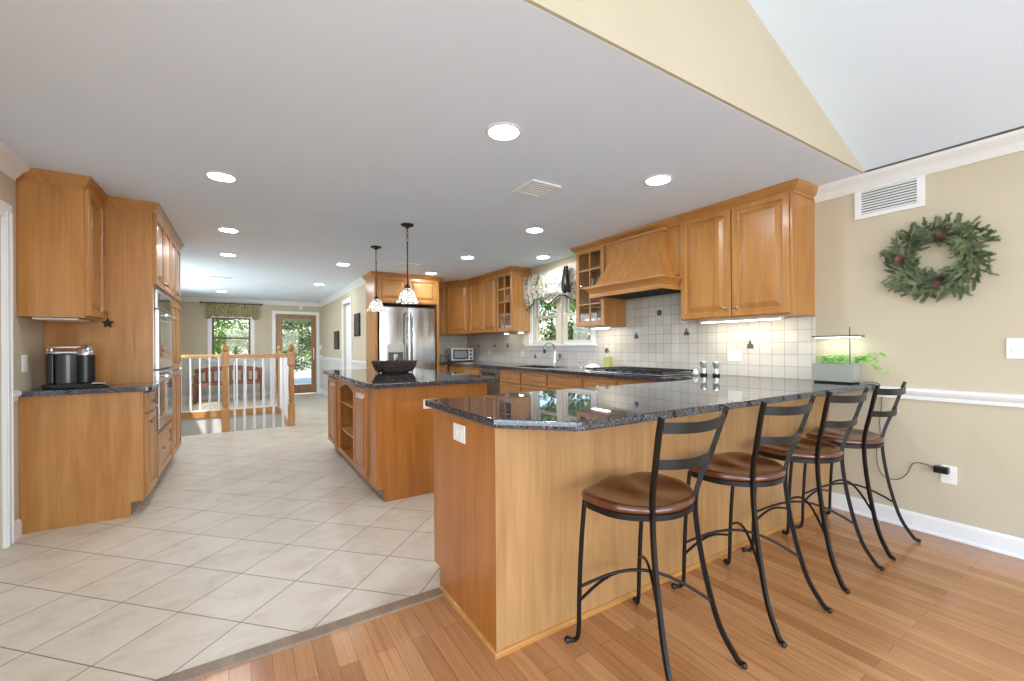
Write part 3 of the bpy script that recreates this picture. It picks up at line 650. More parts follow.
def outlet(y, z, label, w=.075, n=1):
    o = thing('outlet_plate', (XW, y, z), label, 'outlet')
    MB().box((XW-.015, y-w/2, z-.048), (XW-.0085, y+w/2, z+.048), .003).build('plate', WHITE, o)
    for k in range(n):
        yy = y+(k-(n-1)/2)*.05
        MB().box((XW-.017, yy-.016, z-.034), (XW-.015, yy+.016, z+.034), .001).build('socket', TRIM, o)
outlet(2.21, 1.135, 'white double outlet plate on the backsplash under the two-door wall cabinet', .13, 2)
outlet(5.71, 1.12, 'white outlet plate on the backsplash left of the window', .085)
outlet(6.80, 1.13, 'white outlet plate on the backsplash near the back corner', .075)

# ---------------------------------------------------------------- wall cabinets on the range wall
UX, UB, UT = 3.465, 1.462, 2.40
def glass_door(parent, y0, W, z0, H, x):
    d = MB(); t = .021; f = .055
    d.box((x-t, y0, z0), (x, y0+f, z0+H), .003).box((x-t, y0+W-f, z0), (x, y0+W, z0+H), .003).box((x-t, y0+f, z0), (x, y0+W-f, z0+f), .003).box((x-t, y0+f, z0+H-f), (x, y0+W-f, z0+H), .003)
    d.box((x-t+.004, y0+W/2-.009, z0+f), (x-.004, y0+W/2+.009, z0+H-f))
    for k in (1, 2, 3):
        z = z0+f+(H-2*f)*k/4; d.box((x-t+.005, y0+f, z-.009), (x-.005, y0+W-f, z+.009))
    o = d.build('door', MAP, parent)
    MB().box((x-.009, y0+f-.005, z0+f-.005), (x-.006, y0+W-f+.005, z0+H-f+.005)).build('glass_pane', GLASS, o)
    return o
c = thing('wall_cabinet', (XW, 2.05, UB), 'two-door maple wall cabinet nearest the wreath wall', 'cabinet')
MB().box((UX, 1.567, UB), (XW, 2.535, UT)).build('body', MAP, c)
MB().box((UX-.021, 1.567, UB+.002), (UX, 1.586, UT-.005), .002).build('edge_stile', MAP, c)
front('door', c, (UX, 1.590, UB+.01), YP, XN, .447, .915, MAP, None, (.407, .075)); front('door', c, (UX, 2.047, UB+.01), YP, XN, .480, .915, MAP, None, (.04, .075))
CP = prof([(0, -.075), (.008, -.075), (.012, -.06), (.03, -.048), (.05, -.024), (.058, -.012), (.06, 0), (0, 0)], ZC-.002)
m = MB(); m.sweep([(UX-.01, 2.535), (UX-.01, 1.567), (XW-.01, 1.567)], CP, -1); m.build('crown_molding', MAPY, c)
c = thing('wall_cabinet', (XW, 3.76, UB), 'glass-door wall cabinet between the range hood and the window', 'cabinet')
def hollow(y0, y1, x0, z0, z1, parent):
    m = MB(); m.box((x0, y0, z0), (XW, y0+.018, z1)).box((x0, y1-.018, z0), (XW, y1, z1)).box((x0, y0+.018, z0), (XW, y1-.018, z0+.018)).box((x0, y0+.018, z1-.018), (XW, y1-.018, z1)).box((XW-.02, y0+.018, z0+.018), (XW-.001, y1-.018, z1-.018))
    m.build('body', MAP, parent)
    for k in (1, 2, 3): MB().box((x0+.03, y0+.018, z0+(z1-z0)*k/4-.006), (XW-.02, y1-.018, z0+(z1-z0)*k/4)).build('shelf', MAPY, parent)
hollow(3.52, 4.01, UX, UB, UT, c); glass_door(c, 3.525, .48, UB+.01, .915, UX)
m = MB(); m.sweep([(XW-.01, 4.01), (UX-.01, 4.01), (UX-.01, 3.52)], CP, -1); m.build('crown_molding', MAPY, c)
c = thing('wall_cabinet', (XW, 5.73, UB), 'glass-door wall cabinet on the far side of the window', 'cabinet')
hollow(5.47, 5.95, UX, UB, UT, c); glass_door(c, 5.475, .47, UB+.01, .915, UX)
m = MB(); m.sweep([(UX-.01, 5.95), (UX-.01, 5.47), (XW-.01, 5.47)], CP, -1); m.build('crown_molding', MAPY, c)
# cups and glasses inside the glass-door cabinets
def cup(x, y, z, r, h, mat, label, cat, grp):
    o = thing('cup' if cat == 'cup' else 'drinking_glass', (x, y, z), label, cat, grp)
    MB().lathe((x, y, z), [(r*.7, 0), (r*.85, .004), (r, h*.5), (r*1.02, h), (r*.92, h), (r*.9, h*.5), (r*.7, .008), (.001, .008)], 14).build('cup_body', mat, o)
    if cat == 'cup': MB().tube(spline([(x-r*.95, y, z+h*.8), (x-r*1.5, y, z+h*.7), (x-r*1.5, y, z+h*.35), (x-r*.9, y, z+h*.25)], 4), .004, 6).build('handle', mat, o)
zz = [UB+.018]+[UB+(UT-UB)*k/4 for k in (1, 2, 3)]
for k, y in enumerate((3.60, 3.70, 3.82, 3.92)): cup(3.56, y, zz[0], .036, .085, CLOTHW, 'white cup on the bottom shelf of the cabinet beside the hood', 'cup', 'white cups beside the hood')
for k, y in enumerate((5.56, 5.67, 5.78, 5.88)): cup(3.56, y, zz[0], .036, .085, CLOTHW, 'white cup on the bottom shelf of the far glass-door cabinet', 'cup', 'white cups in the far glass cabinet')
TG = plain('smoky_tumbler', (150, 150, 146), .1)
for y in (3.62, 3.75, 3.88): cup(3.6, y, zz[2], .032, .12, TG, 'glass tumbler on the third shelf of the cabinet beside the hood', 'glass', 'tumblers beside the hood')
for y in (5.6, 5.72, 5.84): cup(3.6, y, zz[2], .032, .12, TG, 'glass tumbler on the third shelf of the far glass-door cabinet', 'glass', 'tumblers in the far glass cabinet')
for y in (5.62, 5.8): cup(3.6, y, zz[1], .045, .10, BLACK, 'dark mug on the second shelf of the far glass-door cabinet', 'cup', 'dark mugs in the far glass cabinet')
c = thing('wall_cabinet', (XW, 6.45, UB), 'two-door wall cabinet between the far glass-door cabinet and the corner', 'cabinet')
MB().box((UX, 5.95, UB), (XW, 6.93, UT)).build('body', MAP, c)
front('door', c, (UX, 5.975, UB+.01), YP, XN, .465, .915, MAP, None, (.43, .06)); front('door', c, (UX, 6.45, UB+.01), YP, XN, .465, .915, MAP, None, (.035, .06))
m = MB(); m.sweep([(UX-.01, 6.93), (UX-.01, 5.95)], CP, -1); m.build('crown_molding', MAPY, c)
c = thing('corner_wall_cabinet', (3.6, 7.5, UB), 'angled single-door wall cabinet in the back corner', 'cabinet')
A, B = Vector((3.20, 7.42, 0)), Vector((UX, 6.93, 0))
MB().prism([(A.x, A.y), (B.x, B.y), (XW, 6.93), (XW, 7.75), (A.x, 7.75)], UB, UT).build('body', MAP, c)
d = (B-A).normalized(); nn = Vector((d.y, -d.x, 0)); nn = nn if nn.x < 0 else -nn
O = A+d*.03+Vector((0, 0, UB+.01))
front('door', c, O, d, nn, (B-A).length-.06, .915, MAP, None, ((B-A).length-.1, .06))
m = MB(); m.sweep([(A.x, A.y-.005), (B.x-.01, B.y)], CP, -1); m.build('crown_molding', MAPY, c)
c = thing('wall_cabinet', (3.03, 7.6, UB), 'narrow wall cabinet between fridge and angled corner cabinet', 'cabinet')
MB().box((2.87, 7.42, UB), (3.20, 7.75, UT)).build('body', MAP, c)
front('door', c, (2.885, 7.42, UB+.01), XP, YN, .30, .915, MAP, None, (.26, .06))
m = MB(); m.sweep([(2.87, 7.415), (3.20, 7.415)], CP, -1); m.build('crown_molding', MAPX, c)
# under-cabinet lights
def ucl(y0, y1, label, x=3.60):
    o = thing('under_cabinet_light', (x, (y0+y1)/2, UB), label, 'light')
    MB().box((x-.035, y0, UB-.02), (x+.035, y1, UB-.001), .003).build('housing', WHITE, o)
    MB().box((x-.022, y0+.02, UB-.024), (x+.022, y1-.02, UB-.0195), .001).build('diffuser', STRIP, o)
ucl(1.72, 2.42, 'lit white strip light under the two-door wall cabinet'); ucl(3.6, 3.9, 'lit strip light under the glass cabinet beside the hood'); ucl(5.52, 5.62, 'small light under the far glass-door cabinet', 3.66); ucl(5.95, 6.05, 'small light under the far two-door wall cabinet', 3.66)
# range hood
hd = thing('range_hood', (XW, 3.03, 1.75), 'carved maple range hood over the gas cooktop', 'range hood')
HY0, HY1 = 2.54, 3.515
m = MB(); m.box((UX, HY0, 1.76), (XW, HY0+.02, UT)).box((UX, HY1-.02, 1.76), (XW, HY1, UT)).box((UX, HY0+.02, 1.90), (UX+.02, HY1-.02, UT)); m.build('housing', MAP, hd)
rg = []
for t_ in [k/10 for k in range(11)]:
    s_ = 1-(1-t_)**2.0
    z = 1.865+.48*t_; x = 3.21+(3.40-3.21)*s_; a = HY0+.045+.125*s_; b = HY1-.045-.125*s_
    rg.append([(x, a, z), (x, b, z), (UX+.002, b, z), (UX+.002, a, z)])
MB().loft(rg).build('hood_body', MAP, hd)
m = MB(); m.box((3.385, HY0+.13, 2.335), (UX, HY1-.13, 2.365), .004); m.build('top_trim', MAPY, hd)
m = MB(); m.sweep([(UX+.0, HY0+.015), (3.215, HY0+.015), (3.215, HY1-.015), (UX, HY1-.015)][::-1], [(0, 1.755), (.004, 1.755), (.004, 1.80), (.012, 1.805), (.018, 1.825), (.042, 1.85), (.05, 1.855), (.05, 1.868), (.042, 1.874), (0, 1.874)], -1)
m.build('lip_molding', MAPY, hd)
MB().box((3.21, HY0+.02, 1.765), (3.235, HY1-.02, 1.86)).build('apron', MAPY, hd)
MB().box((3.235, HY0+.02, 1.775), (XW-.001, HY1-.02, 1.80)).build('vent_liner', MATTE, hd)
m = MB(); m.sweep([(UX-.01, HY1), (UX-.01, HY0)], CP, -1); m.build('crown_molding', MAPY, hd)
# cooktop
ck = thing('gas_cooktop', (3.46, 3.0, CT), 'black gas cooktop with cast grates below the hood', 'cooktop')
MB().box((3.16, 2.52, CT+.001), (3.70, 3.46, CT+.014), .005).build('tray', STEELF, ck)
MB().box((3.18, 2.54, CT+.014), (3.68, 3.44, CT+.019), .002).build('glass_top', BLACK, ck)
for (x, y) in ((3.30, 2.70), (3.30, 3.28), (3.56, 2.70), (3.56, 3.28), (3.43, 2.99)):
    MB().lathe((x, y, CT+.019), [(.05, 0), (.05, .008), (.036, .012), (.036, .018), (.01, .02)], 16).build('burner', BLACK, ck)
for y0, y1 in ((2.55, 2.84), (2.85, 3.13), (3.14, 3.43)):
    m = MB(); z = CT+.045
    for x in (3.20, 3.43, 3.66): m.box((x-.006, y0, z-.012), (x+.006, y1, z), .002)
    for y in (y0+.006, (y0+y1)/2, y1-.006): m.box((3.20, y-.006, z-.012), (3.66, y+.006, z), .002)
    for x in (3.20, 3.66):
        for y in (y0+.01, y1-.01): m.box((x-.007, y-.007, CT+.017), (x+.007, y+.007, z-.01))
    m.build('grate', BLACK, ck)
for k in range(5): MB().lathe((3.19, 2.75+k*.12, CT+.019), [(.016, 0), (.016, .02), (.012, .024), (.001, .024)], 12).build('knob', BLACK, ck)
# faucet
fa = thing('faucet', (3.69, 4.75, CT), 'tall chrome gooseneck faucet behind the sink', 'faucet')
MB().lathe((3.69, 4.75, CT), [(.03, 0), (.03, .008), (.022, .02), (.018, .06), (.016, .12)], 16).build('base', CHROME, fa)
MB().tube(spline([(3.69, 4.75, CT+.10), (3.69, 4.75, CT+.24), (3.66, 4.75, CT+.30), (3.60, 4.75, CT+.325), (3.53, 4.75, CT+.30), (3.51, 4.75, CT+.25)], 6), .012, 10).build('spout', CHROME, fa)
MB().lathe((3.51, 4.75, CT+.18), [(.014, 0), (.017, .01), (.015, .08)], 12).build('spray_head', BLACK, fa)
MB().tube(spline([(3.69, 4.735, CT+.07), (3.69, 4.66, CT+.09), (3.69, 4.62, CT+.17)], 5), [.008]*10+[.006], 8).build('lever', CHROME, fa)
o = thing('soap_dispenser', (3.68, 4.18, CT), 'small chrome soap pump right of the faucet', 'soap dispenser')
MB().lathe((3.68, 4.18, CT), [(.016, 0), (.016, .01), (.008, .02), (.008, .07), (.011, .075), (.002, .08)], 12).build('pump', CHROME, o); MB().tube([(3.68, 4.18, CT+.072), (3.63, 4.18, CT+.068)], .005, 6).build('spout', CHROME, o)
o = thing('dish_cloth', (3.62, 3.98, CT), 'crumpled white cloth on the worktop near the soap pump', 'cloth')
rng = random.Random(3); m = MB(); rings = []
for r, h_ in ((.07, .002), (.085, .015), (.07, .04), (.045, .055), (.01, .06)):
    rings.append([(3.64+r*math.cos(2*math.pi*k/14)*rng.uniform(.75, 1.1), 3.93+r*1.2*math.sin(2*math.pi*k/14)*rng.uniform(.8, 1.15), CT+h_*rng.uniform(.8, 1.1)) for k in range(14)])
m.loft(rings).build('cloth', WHITE, o, 80)
o = thing('oil_bottle', (3.68, 3.70, CT), 'square bottle of yellow oil on the worktop left of the cooktop', 'bottle')
m = MB(); m.box((3.645, 3.655, CT+.001), (3.715, 3.745, CT+.15), .01); m.build('glass_body', plain('yellow_oil', (204, 204, 128), .1), o)
MB().lathe((3.68, 3.70, CT+.15), [(.026, 0), (.018, .012), (.014, .03), (.014, .05)], 14).build('neck', GLASS, o); MB().lathe((3.68, 3.70, CT+.20), [(.018, 0), (.018, .02), (.001, .02)], 12).build('cap', BRASS, o)
def mill(x, y, label):
    o = thing('spice_mill', (x, y, CT), label, 'spice mill', 'steel mills beside the cooktop')
    MB().lathe((x, y, CT), [(.030, 0), (.032, .004), (.032, .014), (.026, .02)], 18).build('foot', BLACK, o)
    MB().lathe((x, y, CT), [(.026, .014), (.030, .045), (.019, .066), (.022, .078), (.031, .098), (.033, .125), (.028, .130), (.001, .132)], 18).build('mill_body', plain('satin_steel', (205, 205, 203), .32, .9), o)
mill(3.60, 2.40, 'left steel spice mill by the backsplash'); mill(3.62, 2.29, 'right steel spice mill by the backsplash')
o = thing('garlic_head', (3.55, 2.47, CT), 'small cream garlic head in front of the spice mills', 'garlic')
MB().lathe((3.52, 2.43, CT), [(.012, .001), (.028, .012), (.03, .03), (.018, .045), (.006, .06), (.001, .062)], 12).build('bulb', CLOTHW, o)
# toaster oven and kettle on the back counter
TX, TYY = 3.48, 7.45
to = thing('toaster_oven', (TX, TYY, CT), 'white and silver toaster oven in the back corner', 'toaster oven')
MB().box((3.27, 7.32, CT+.02), (3.70, 7.62, CT+.25), .008).build('case', STEELF, to)
MB().box((3.26, 7.305, CT+.02), (3.71, 7.322, CT+.25), .004).build('face', WHITE, to)
d_ = MB().box((3.29, 7.295, CT+.045), (3.60, 7.306, CT+.225), .003).build('door', BLACK, to); MB().box((3.315, 7.292, CT+.07), (3.575, 7.296, CT+.20), .001).build('window', plain('toaster_glass', (150, 158, 162), .1), d_)
MB().tube([(3.32, 7.275, CT+.215), (3.57, 7.275, CT+.215)], .006, 8).build('handle', STEEL, d_)
for z in (.06, .13, .20): MB().lathe((3.655, 7.305, CT+z), [(.019, 0), (.019, -.014), (.001, -.016)], 14, 'y').build('knob', BLACK, to)
for x in (3.29, 3.68): MB().lathe((x, 7.35, CT), [(.012, 0), (.012, .02)], 8).build('foot', BLACK, to)
o = thing('kettle', (3.02, 7.42, CT), 'black kettle beside the fridge on the back counter', 'kettle')
MB().lathe((3.0, 7.42, CT), [(.06, 0), (.066, .01), (.06, .10), (.045, .15), (.02, .165), (.008, .19), (.001, .19)], 18).build('kettle_body', BLACK, o)
MB().tube(spline([(3.05, 7.42, CT+.13), (3.10, 7.42, CT+.12), (3.09, 7.42, CT+.04), (3.06, 7.42, CT+.03)], 5), .008, 8).build('handle', BLACK, o)
MB().tube(spline([(3.12, 7.66, CT+.16), (3.16, 7.6, CT+.13), (3.22, 7.58, CT+.10), (3.275, 7.60, CT+.06)], 5), .004, 6).build('power_cord', BLACK, to)

# ---------------------------------------------------------------- fridge and its surround
fr = thing('refrigerator', (2.34, 7.3, 0), 'stainless french door refrigerator with water dispenser', 'refrigerator')
FY = 6.96; F0, F1 = 1.85, 2.80; FM = (F0+F1)/2
MB().box((F0, FY+.05, .03), (F1, 7.49, 1.90)).build('cabinet_body', plain('grey_steel', (120, 122, 124), .4, .6), fr)
def bowed(x0, x1, z0, z1, name):
    m = MB(); n = 8; ring = []
    for k in range(n+1):
        x = x0+(x1-x0)*k/n; ring.append((x, FY-.018*math.sin(math.pi*k/n)))
    poly = [(x0, FY+.045)]+ring+[(x1, FY+.045)]
    m.prism(poly, z0, z1); return m.build(name, STEEL, fr, 50)
dl = bowed(F0, FM-.003, .72, 1.89, 'door'); drr = bowed(FM+.003, F1, .72, 1.89, 'door'); dz = bowed(F0, F1, .05, .71, 'freezer_drawer')
for dd, x in ((dl, FM-.045), (drr, FM+.045)):
    m = MB(); m.tube([(x, FY-.02, .86), (x, FY-.065, .90), (x, FY-.065, 1.76), (x, FY-.02, 1.80)], .012, 10); m.build('handle', STEEL, dd)
m = MB(); m.tube([(F0+.1, FY-.01, .64), (F0+.14, FY-.06, .64), (F1-.14, FY-.06, .64), (F1-.1, FY-.01, .64)], .012, 10); m.build('handle', STEEL, dz)
dp = MB().box((1.96, FY-.026, .93), (2.25, FY-.008, 1.29), .004).build('water_dispenser', STEELF, dl)
MB().box((1.985, FY-.028, .95), (2.225, FY-.0255, 1.15), .002).build('recess', plain('dispenser_grey', (90, 94, 98), .2), dp); MB().box((2.07, FY-.04, .98), (2.13, FY-.027, 1.12), .003).build('paddle', CHROME, dp)
MB().box((F0, FY+.03, 1.895), (F1, FY+.4, 1.915), .003).build('hinge_cover', BLACK, fr)
c = thing('fridge_surround_cabinet', (2.34, 7.3, 0), 'maple surround with two doors above the refrigerator', 'cabinet')
MB().box((1.765, 6.95, 0), (1.80, 7.499, UT+.0), .001).build('side_panel', MAP, c); MB().box((1.80, 6.97, 0), (1.822, 7.49, 1.96)).build('filler', MAP, c)
MB().box((2.83, 6.95, 0), (2.868, 7.415, UT), .001).build('side_panel', MAP, c)
MB().box((1.80, 6.955, 1.955), (2.83, 7.49, UT)).build('body', MAP, c)
front('door', c, (1.815, 6.955, 1.97), XP, YN, .50, .41, MAP, None); front('door', c, (2.325, 6.955, 1.97), XP, YN, .50, .41, MAP, None)
m = MB(); m.sweep([(1.76, 7.49), (1.76, 6.945), (2.87, 6.945), (2.87, 7.36)], CP, -1); m.build('crown_molding', MAPX, c)

# ---------------------------------------------------------------- bar stools
def make_stool():
    t = thing('bar_stool', (0, 0, 0), 'stool', 'bar stool', 'iron bar stools at the peninsula')
    # saddle seat: wide at the counter (+Y), narrower and rounded at the back
    def outline(u):
        a = 2*math.pi*u; c_, s_ = math.cos(a), math.sin(a)
        e = 2/(4.6 if s_ > 0 else 2.3); x = abs(c_)**e*math.copysign(1, c_); y = abs(s_)**e*math.copysign(1, s_)
        wx = .238+.004*y if y > 0 else .238-.060*(-y)**1.2
        return x*wx, .02+y*(.178+.014*(1-abs(x)) if y > 0 else .178)
    n = 48; rings = []
    def dish(x, y):
        return -.022*math.exp(-((x-.09)**2/.009+(y-.02)**2/.020))-.022*math.exp(-((x+.09)**2/.009+(y-.02)**2/.020))+.012*max(0, y)/.2*math.exp(-(x/.06)**2)
    for f, dz in ((.80, -.038), (.93, -.038), (.99, -.030), (1.0, -.018), (.985, -.006), (.95, 0), (.86, 0), (.72, 0), (.56, 0), (.40, 0), (.22, 0), (.05, 0)):
        r = []
        for k in range(n):
            x, y = outline(k/n); x, y = x*f, .015+(y-.015)*f
            r.append((x, y, .655+dz+(dish(x, y) if dz > -.03 else 0)))
        rings.append(r)
    MB().loft(rings).build('seat', SEAT, t, 60)
    band = [Vector((outline(k/n)[0]*.95, .015+(outline(k/n)[1]-.015)*.95, .607)) for k in range(n+1)]
    MB().tube(band, .01, flat=(.004, .011)).build('seat_band', IRON, t, 50)
    for s_ in (-1, 1):
        MB().tube(spline([(s_*.200, .165, .61), (s_*.200, .185, .42), (s_*.200, .198, .20), (s_*.200, .203, .06), (s_*.206, .216, .022), (s_*.224, .236, .016)], 7), .0095, 8).build('front_leg', IRON, t, 60)
        MB().lathe((s_*.227, .241, .016), [(.001, -.014), (.010, -.010), (.015, 0), (.010, .010), (.001, .014)], 10).build('foot', IRON, t)
        post = spline([(s_*.206, -.262, .012), (s_*.200, -.242, .035), (s_*.178, -.190, .14), (s_*.158, -.147, .32), (s_*.146, -.120, .50), (s_*.144, -.114, .62), (s_*.160, -.126, .70), (s_*.191, -.160, .82), (s_*.213, -.188, .93), (s_*.222, -.206, .995)], 6)
        MB().tube(post, .011, flat=(.007, .009)).build('rear_leg', IRON, t, 60)
        MB().lathe((s_*.208, -.270, .013), [(.001, -.012), (.009, -.009), (.013, 0), (.009, .009), (.001, .012)], 10).build('foot', IRON, t)
    for z, h_, hw, yb in ((.958, .019, .216, -.198), (.822, .017, .190, -.160)):
        pts = spline([(-hw, yb, z), (-hw*.55, yb-.036, z-.006), (0, yb-.048, z-.010), (hw*.55, yb-.036, z-.006), (hw, yb, z)], 8)
        MB().tube(pts, .01, flat=(.0035, h_)).build('back_slat', IRON, t, 60)
    def arch(a, b, rise, name='foot_rest'):
        a, b = Vector(a), Vector(b); m_ = [a.lerp(b, k/10)+Vector((0, 0, rise*math.sin(math.pi*k/10))) for k in range(11)]
        MB().tube(m_, .0065, 8).build(name, IRON, t, 60)
    arch((-.200, .199, .185), (.200, .199, .185), .042)
    arch((-.200, .196, .245), (.166, -.165, .225), .095, 'cross_brace'); arch((.200, .196, .245), (-.166, -.165, .225), .095, 'cross_brace')
    return t
st = make_stool()
stools = [st]+[copy_tree(st) for _ in range(3)]
for o, (x, y, a, l) in zip(stools, (
        (1.378, 1.162, 5.0, 'leftmost iron bar stool, its saddle seat and back fully in view'),
        (2.065, 1.158, 0.0, 'second iron bar stool from the peninsula corner'),
        (2.735, 1.175, -1.0, 'third iron bar stool from the peninsula corner'),
        (3.335, 1.175, 0.0, 'last iron bar stool, closest to the wreath wall'))):
    o.location = (x, y, 0); o.rotation_euler = (0, 0, math.radians(a)); o['label'] = l

# ---------------------------------------------------------------- right wall: wreath, grille, switch, outlet, planter
wr = thing('wreath', (XW, .865, 1.775), 'round evergreen wreath with three pine cones on the tan wall', 'wreath')
rng = random.Random(11)
m = MB()
for k in range(330):
    a = 2*math.pi*k/330+rng.uniform(-.08, .05); R0 = rng.choice((rng.uniform(.12, .17), rng.uniform(.16, .235)))
    base = Vector((XW-.02-rng.uniform(0, .05), .865+R0*math.cos(a), 1.775+R0*math.sin(a)))
    out = a+rng.uniform(-.5, 1.6) if R0 > .16 else a+rng.uniform(1.0, 3.0)
    L = rng.uniform(.045, .085); d = Vector((-rng.uniform(-.1, .7), math.cos(out), math.sin(out))).normalized()
    sd = d.cross(Vector((1, 0, 0))).normalized()
    for j in range(13):
        p = base+d*L*j/12
        for q in range(4):
            th_ = rng.uniform(0, 6.28); nd = (d*.9+sd*math.cos(th_)*.8+Vector((1, 0, 0))*math.sin(th_)*.6).normalized()
            ln = .019*(1-.35*j/12); wv = nd.cross(Vector((1, .2, .1))).normalized()*.0017
            m.face([m.bm.verts.new(q_) for q_ in (p-wv, p+wv, p+nd*ln+wv*.6, p+nd*ln-wv*.6)])
    m.tube([base, base+d*L], .002, 4)
m.build('foliage', FIR, wr, 0)
ring = [(XW-.02, .865+.18*math.cos(2*math.pi*k/32), 1.775+.18*math.sin(2*math.pi*k/32)) for k in range(33)]
MB().tube(ring, .02, 8).build('ring', BARKM, wr)
for (u, v) in ((.165, .02), (-.03, .145), (-.02, -.15)):
    c_ = Vector((XW-.075, .865+u, 1.775+v)); m = MB()
    m.lathe(c_, [(.004, .03), (.014, .02), (.016, 0), (.012, -.02), (.003, -.03)], 10, 'x')
    for q in range(8):
        rr = .027*math.cos(q/7*1.35)+.002; x = .020-.058*q/7
        for k in range(9):
            a = 2*math.pi*(k+q*.5)/9; dv = Vector((-.25, math.cos(a), math.sin(a))); p = c_+Vector((x, 0, 0)); t_ = Vector((0, -math.sin(a), math.cos(a)))
            v4 = [m.bm.verts.new(z_) for z_ in (p+dv*rr*.4-t_*.006, p+dv*rr*.4+t_*.006, p+dv*(rr+.010)+t_*.004, p+dv*(rr+.010)-t_*.004)]; m.face(v4)
            v5 = [m.bm.verts.new(z_+Vector((-.004, 0, 0))) for z_ in (p+dv*rr*.4-t_*.005, p+dv*rr*.4+t_*.005, p+dv*(rr+.010))]; m.face(v5)
    m.build('pine_cone', CONE, wr, 0)
g = thing('air_return_grille', (XW, 1.115, 2.25), 'white louvred air grille high on the tan wall above the wreath', 'vent')
m = MB(); m.box((XW-.012, .925, 2.14), (XW, 1.305, 2.17), .002).box((XW-.012, .925, 2.335), (XW, 1.305, 2.365), .002).box((XW-.012, .925, 2.17), (XW, .965, 2.335), .002).box((XW-.012, 1.265, 2.17), (XW, 1.305, 2.335), .002); m.build('frame', TRIM, g)
MB().box((XW-.003, .96, 2.165), (XW-.001, 1.27, 2.34)).build('backing', SOIL, g)
for k in range(9):
    z = 2.178+k*.0185; MB().extr([(XW-.012, z-.004), (XW-.010, z-.006), (XW-.003, z+.006), (XW-.005, z+.008)], 'y', .963, 1.267).build('slat', TRIM, g)
o = thing('light_switch', (XW, .545, 1.205), 'white double switch plate on the tan wall below the wreath', 'light switch')
MB().box((XW-.008, .47, 1.145), (XW, .578, 1.265), .003).build('plate', WHITE, o)
for y in (.50, .548): MB().box((XW-.014, y-.008, 1.19), (XW-.008, y+.008, 1.215), .002).build('toggle', TRIM, o)
o = thing('outlet_plate', (XW, .815, .40), 'white outlet plate low on the wall with a black adapter in it', 'outlet')
MB().box((XW-.007, .785, .345), (XW, .86, .46), .003).build('plate', WHITE, o)
for z in (.372, .428): MB().lathe((XW-.007, .82, z), [(.018, 0), (.018, -.002), (.001, -.002)], 14, 'x').build('socket', TRIM, o)
o = thing('power_adapter', (XW-.03, .84, .43), 'black plug-in power adapter in the low wall outlet', 'adapter')
MB().box((XW-.05, .815, .41), (XW-.009, .885, .452), .005).build('case', BLACK, o)
ad = tag(MB().tube(spline([(XW-.03, .885, .435), (XW-.03, .93, .45), (XW-.03, .985, .44), (XW-.025, 1.02, .36), (XW-.025, 1.07, .31), (XW-.02, 1.14, .315), (XW-.02, 1.175, .38), (XW-.02, 1.18, .50), (XW-.02, 1.16, .56), (XW-.015, 1.165, .70), (XW-.012, 1.155, .80), (XW-.012, 1.16, .93), (XW-.03, 1.18, .963), (XW-.05, 1.24, .965)], 6), .003, 6).build('power_cable', plain('grey_cable', (90, 90, 90), .5)), 'thin dark cable running up from the wall adapter to the herb planter', 'cable')
pl = thing('herb_planter', (3.66, 1.375, CT), 'grey-green rectangular herb planter on the peninsula by the wall', 'planter')
def tray(x0, x1, y0, y1, z0, z1, f):
    cx, cy = (x0+x1)/2, (y0+y1)/2
    R = lambda s_, z: [(cx+(x-cx)*s_, cy+(y-cy)*s_, z) for x, y in ((x0, y0), (x1, y0), (x1, y1), (x0, y1))]
    return [R(f, z0), R(1, z1), R(.94, z1), R(.93, z1-.02)]
MB().loft(tray(3.60, 3.745, 1.255, 1.515, CT+.012, CT+.14, .93)).build('pot', GREYP, pl, 20)
MB().box((3.61, 1.265, CT+.001), (3.735, 1.505, CT+.013), .002).build('foot', BLACK, pl); MB().box((3.61, 1.265, CT+.115), (3.735, 1.505, CT+.122)).build('soil', SOIL, pl)
rng = random.Random(5); m = MB(); s2 = MB()
def leaf(m_, p, d, L, W_):
    d = Vector(d).normalized(); sd = d.cross(Vector((.1, .2, 1))).normalized(); up = sd.cross(d)
    a = [p, p+d*L*.35+sd*W_+up*.003, p+d*L*.75+sd*W_*.7, p+d*L, p+d*L*.75-sd*W_*.7, p+d*L*.35-sd*W_+up*.003]
    m_.face([m_.bm.verts.new(q) for q in a])
for k in range(46):
    b = Vector((rng.uniform(3.62, 3.73), rng.uniform(1.27, 1.50), CT+.12)); a = rng.uniform(0, 6.28)
    tip = b+Vector((math.cos(a)*.03, math.sin(a)*.045, rng.uniform(.025, .075))); s2.tube([b, b.lerp(tip, .5)+Vector((0, 0, .008)), tip], .0015, 4)
    for j in range(5):
        a2 = a+j*1.25; leaf(m, tip+Vector((0, 0, rng.uniform(-.01, .01))), (math.cos(a2), math.sin(a2), rng.uniform(-.2, .4)), rng.uniform(.02, .034), .008)
for dy, dx, dz in ((-.06, 0, .01), (-.10, .02, .03), (-.14, .01, -.05), (-.09, .0, -.03), (-.05, .02, .06), (-.13, .03, .07)):
    pts = spline([(3.69, 1.28, CT+.12), (3.70, 1.26, CT+.165), (3.71+dx*.5, 1.25+dy*.6, CT+.16+dz*.6), (3.72+dx*.5, 1.25+dy, CT+.13+dz)], 6); s2.tube(pts, .0015, 4)
    for p in pts[6::3]:
        for j in range(3): leaf(m, p, (rng.uniform(-.6, .1), rng.uniform(-1, 1), rng.uniform(-.6, .8)), .024, .008)
tag(m.build('leaves', HERB, pl, 0), None, None, None, 'stuff'); s2.build('stems', HERB, pl)
gl = thing('grow_light', (3.70, 1.37, CT+.33), 'slim dark grow light bar above the herb planter', 'grow light')
MB().box((3.64, 1.24, 1.288), (3.76, 1.53, 1.298), .003).build('lamp_bar', plain('dark_grey_bar', (60, 66, 62), .4), gl)
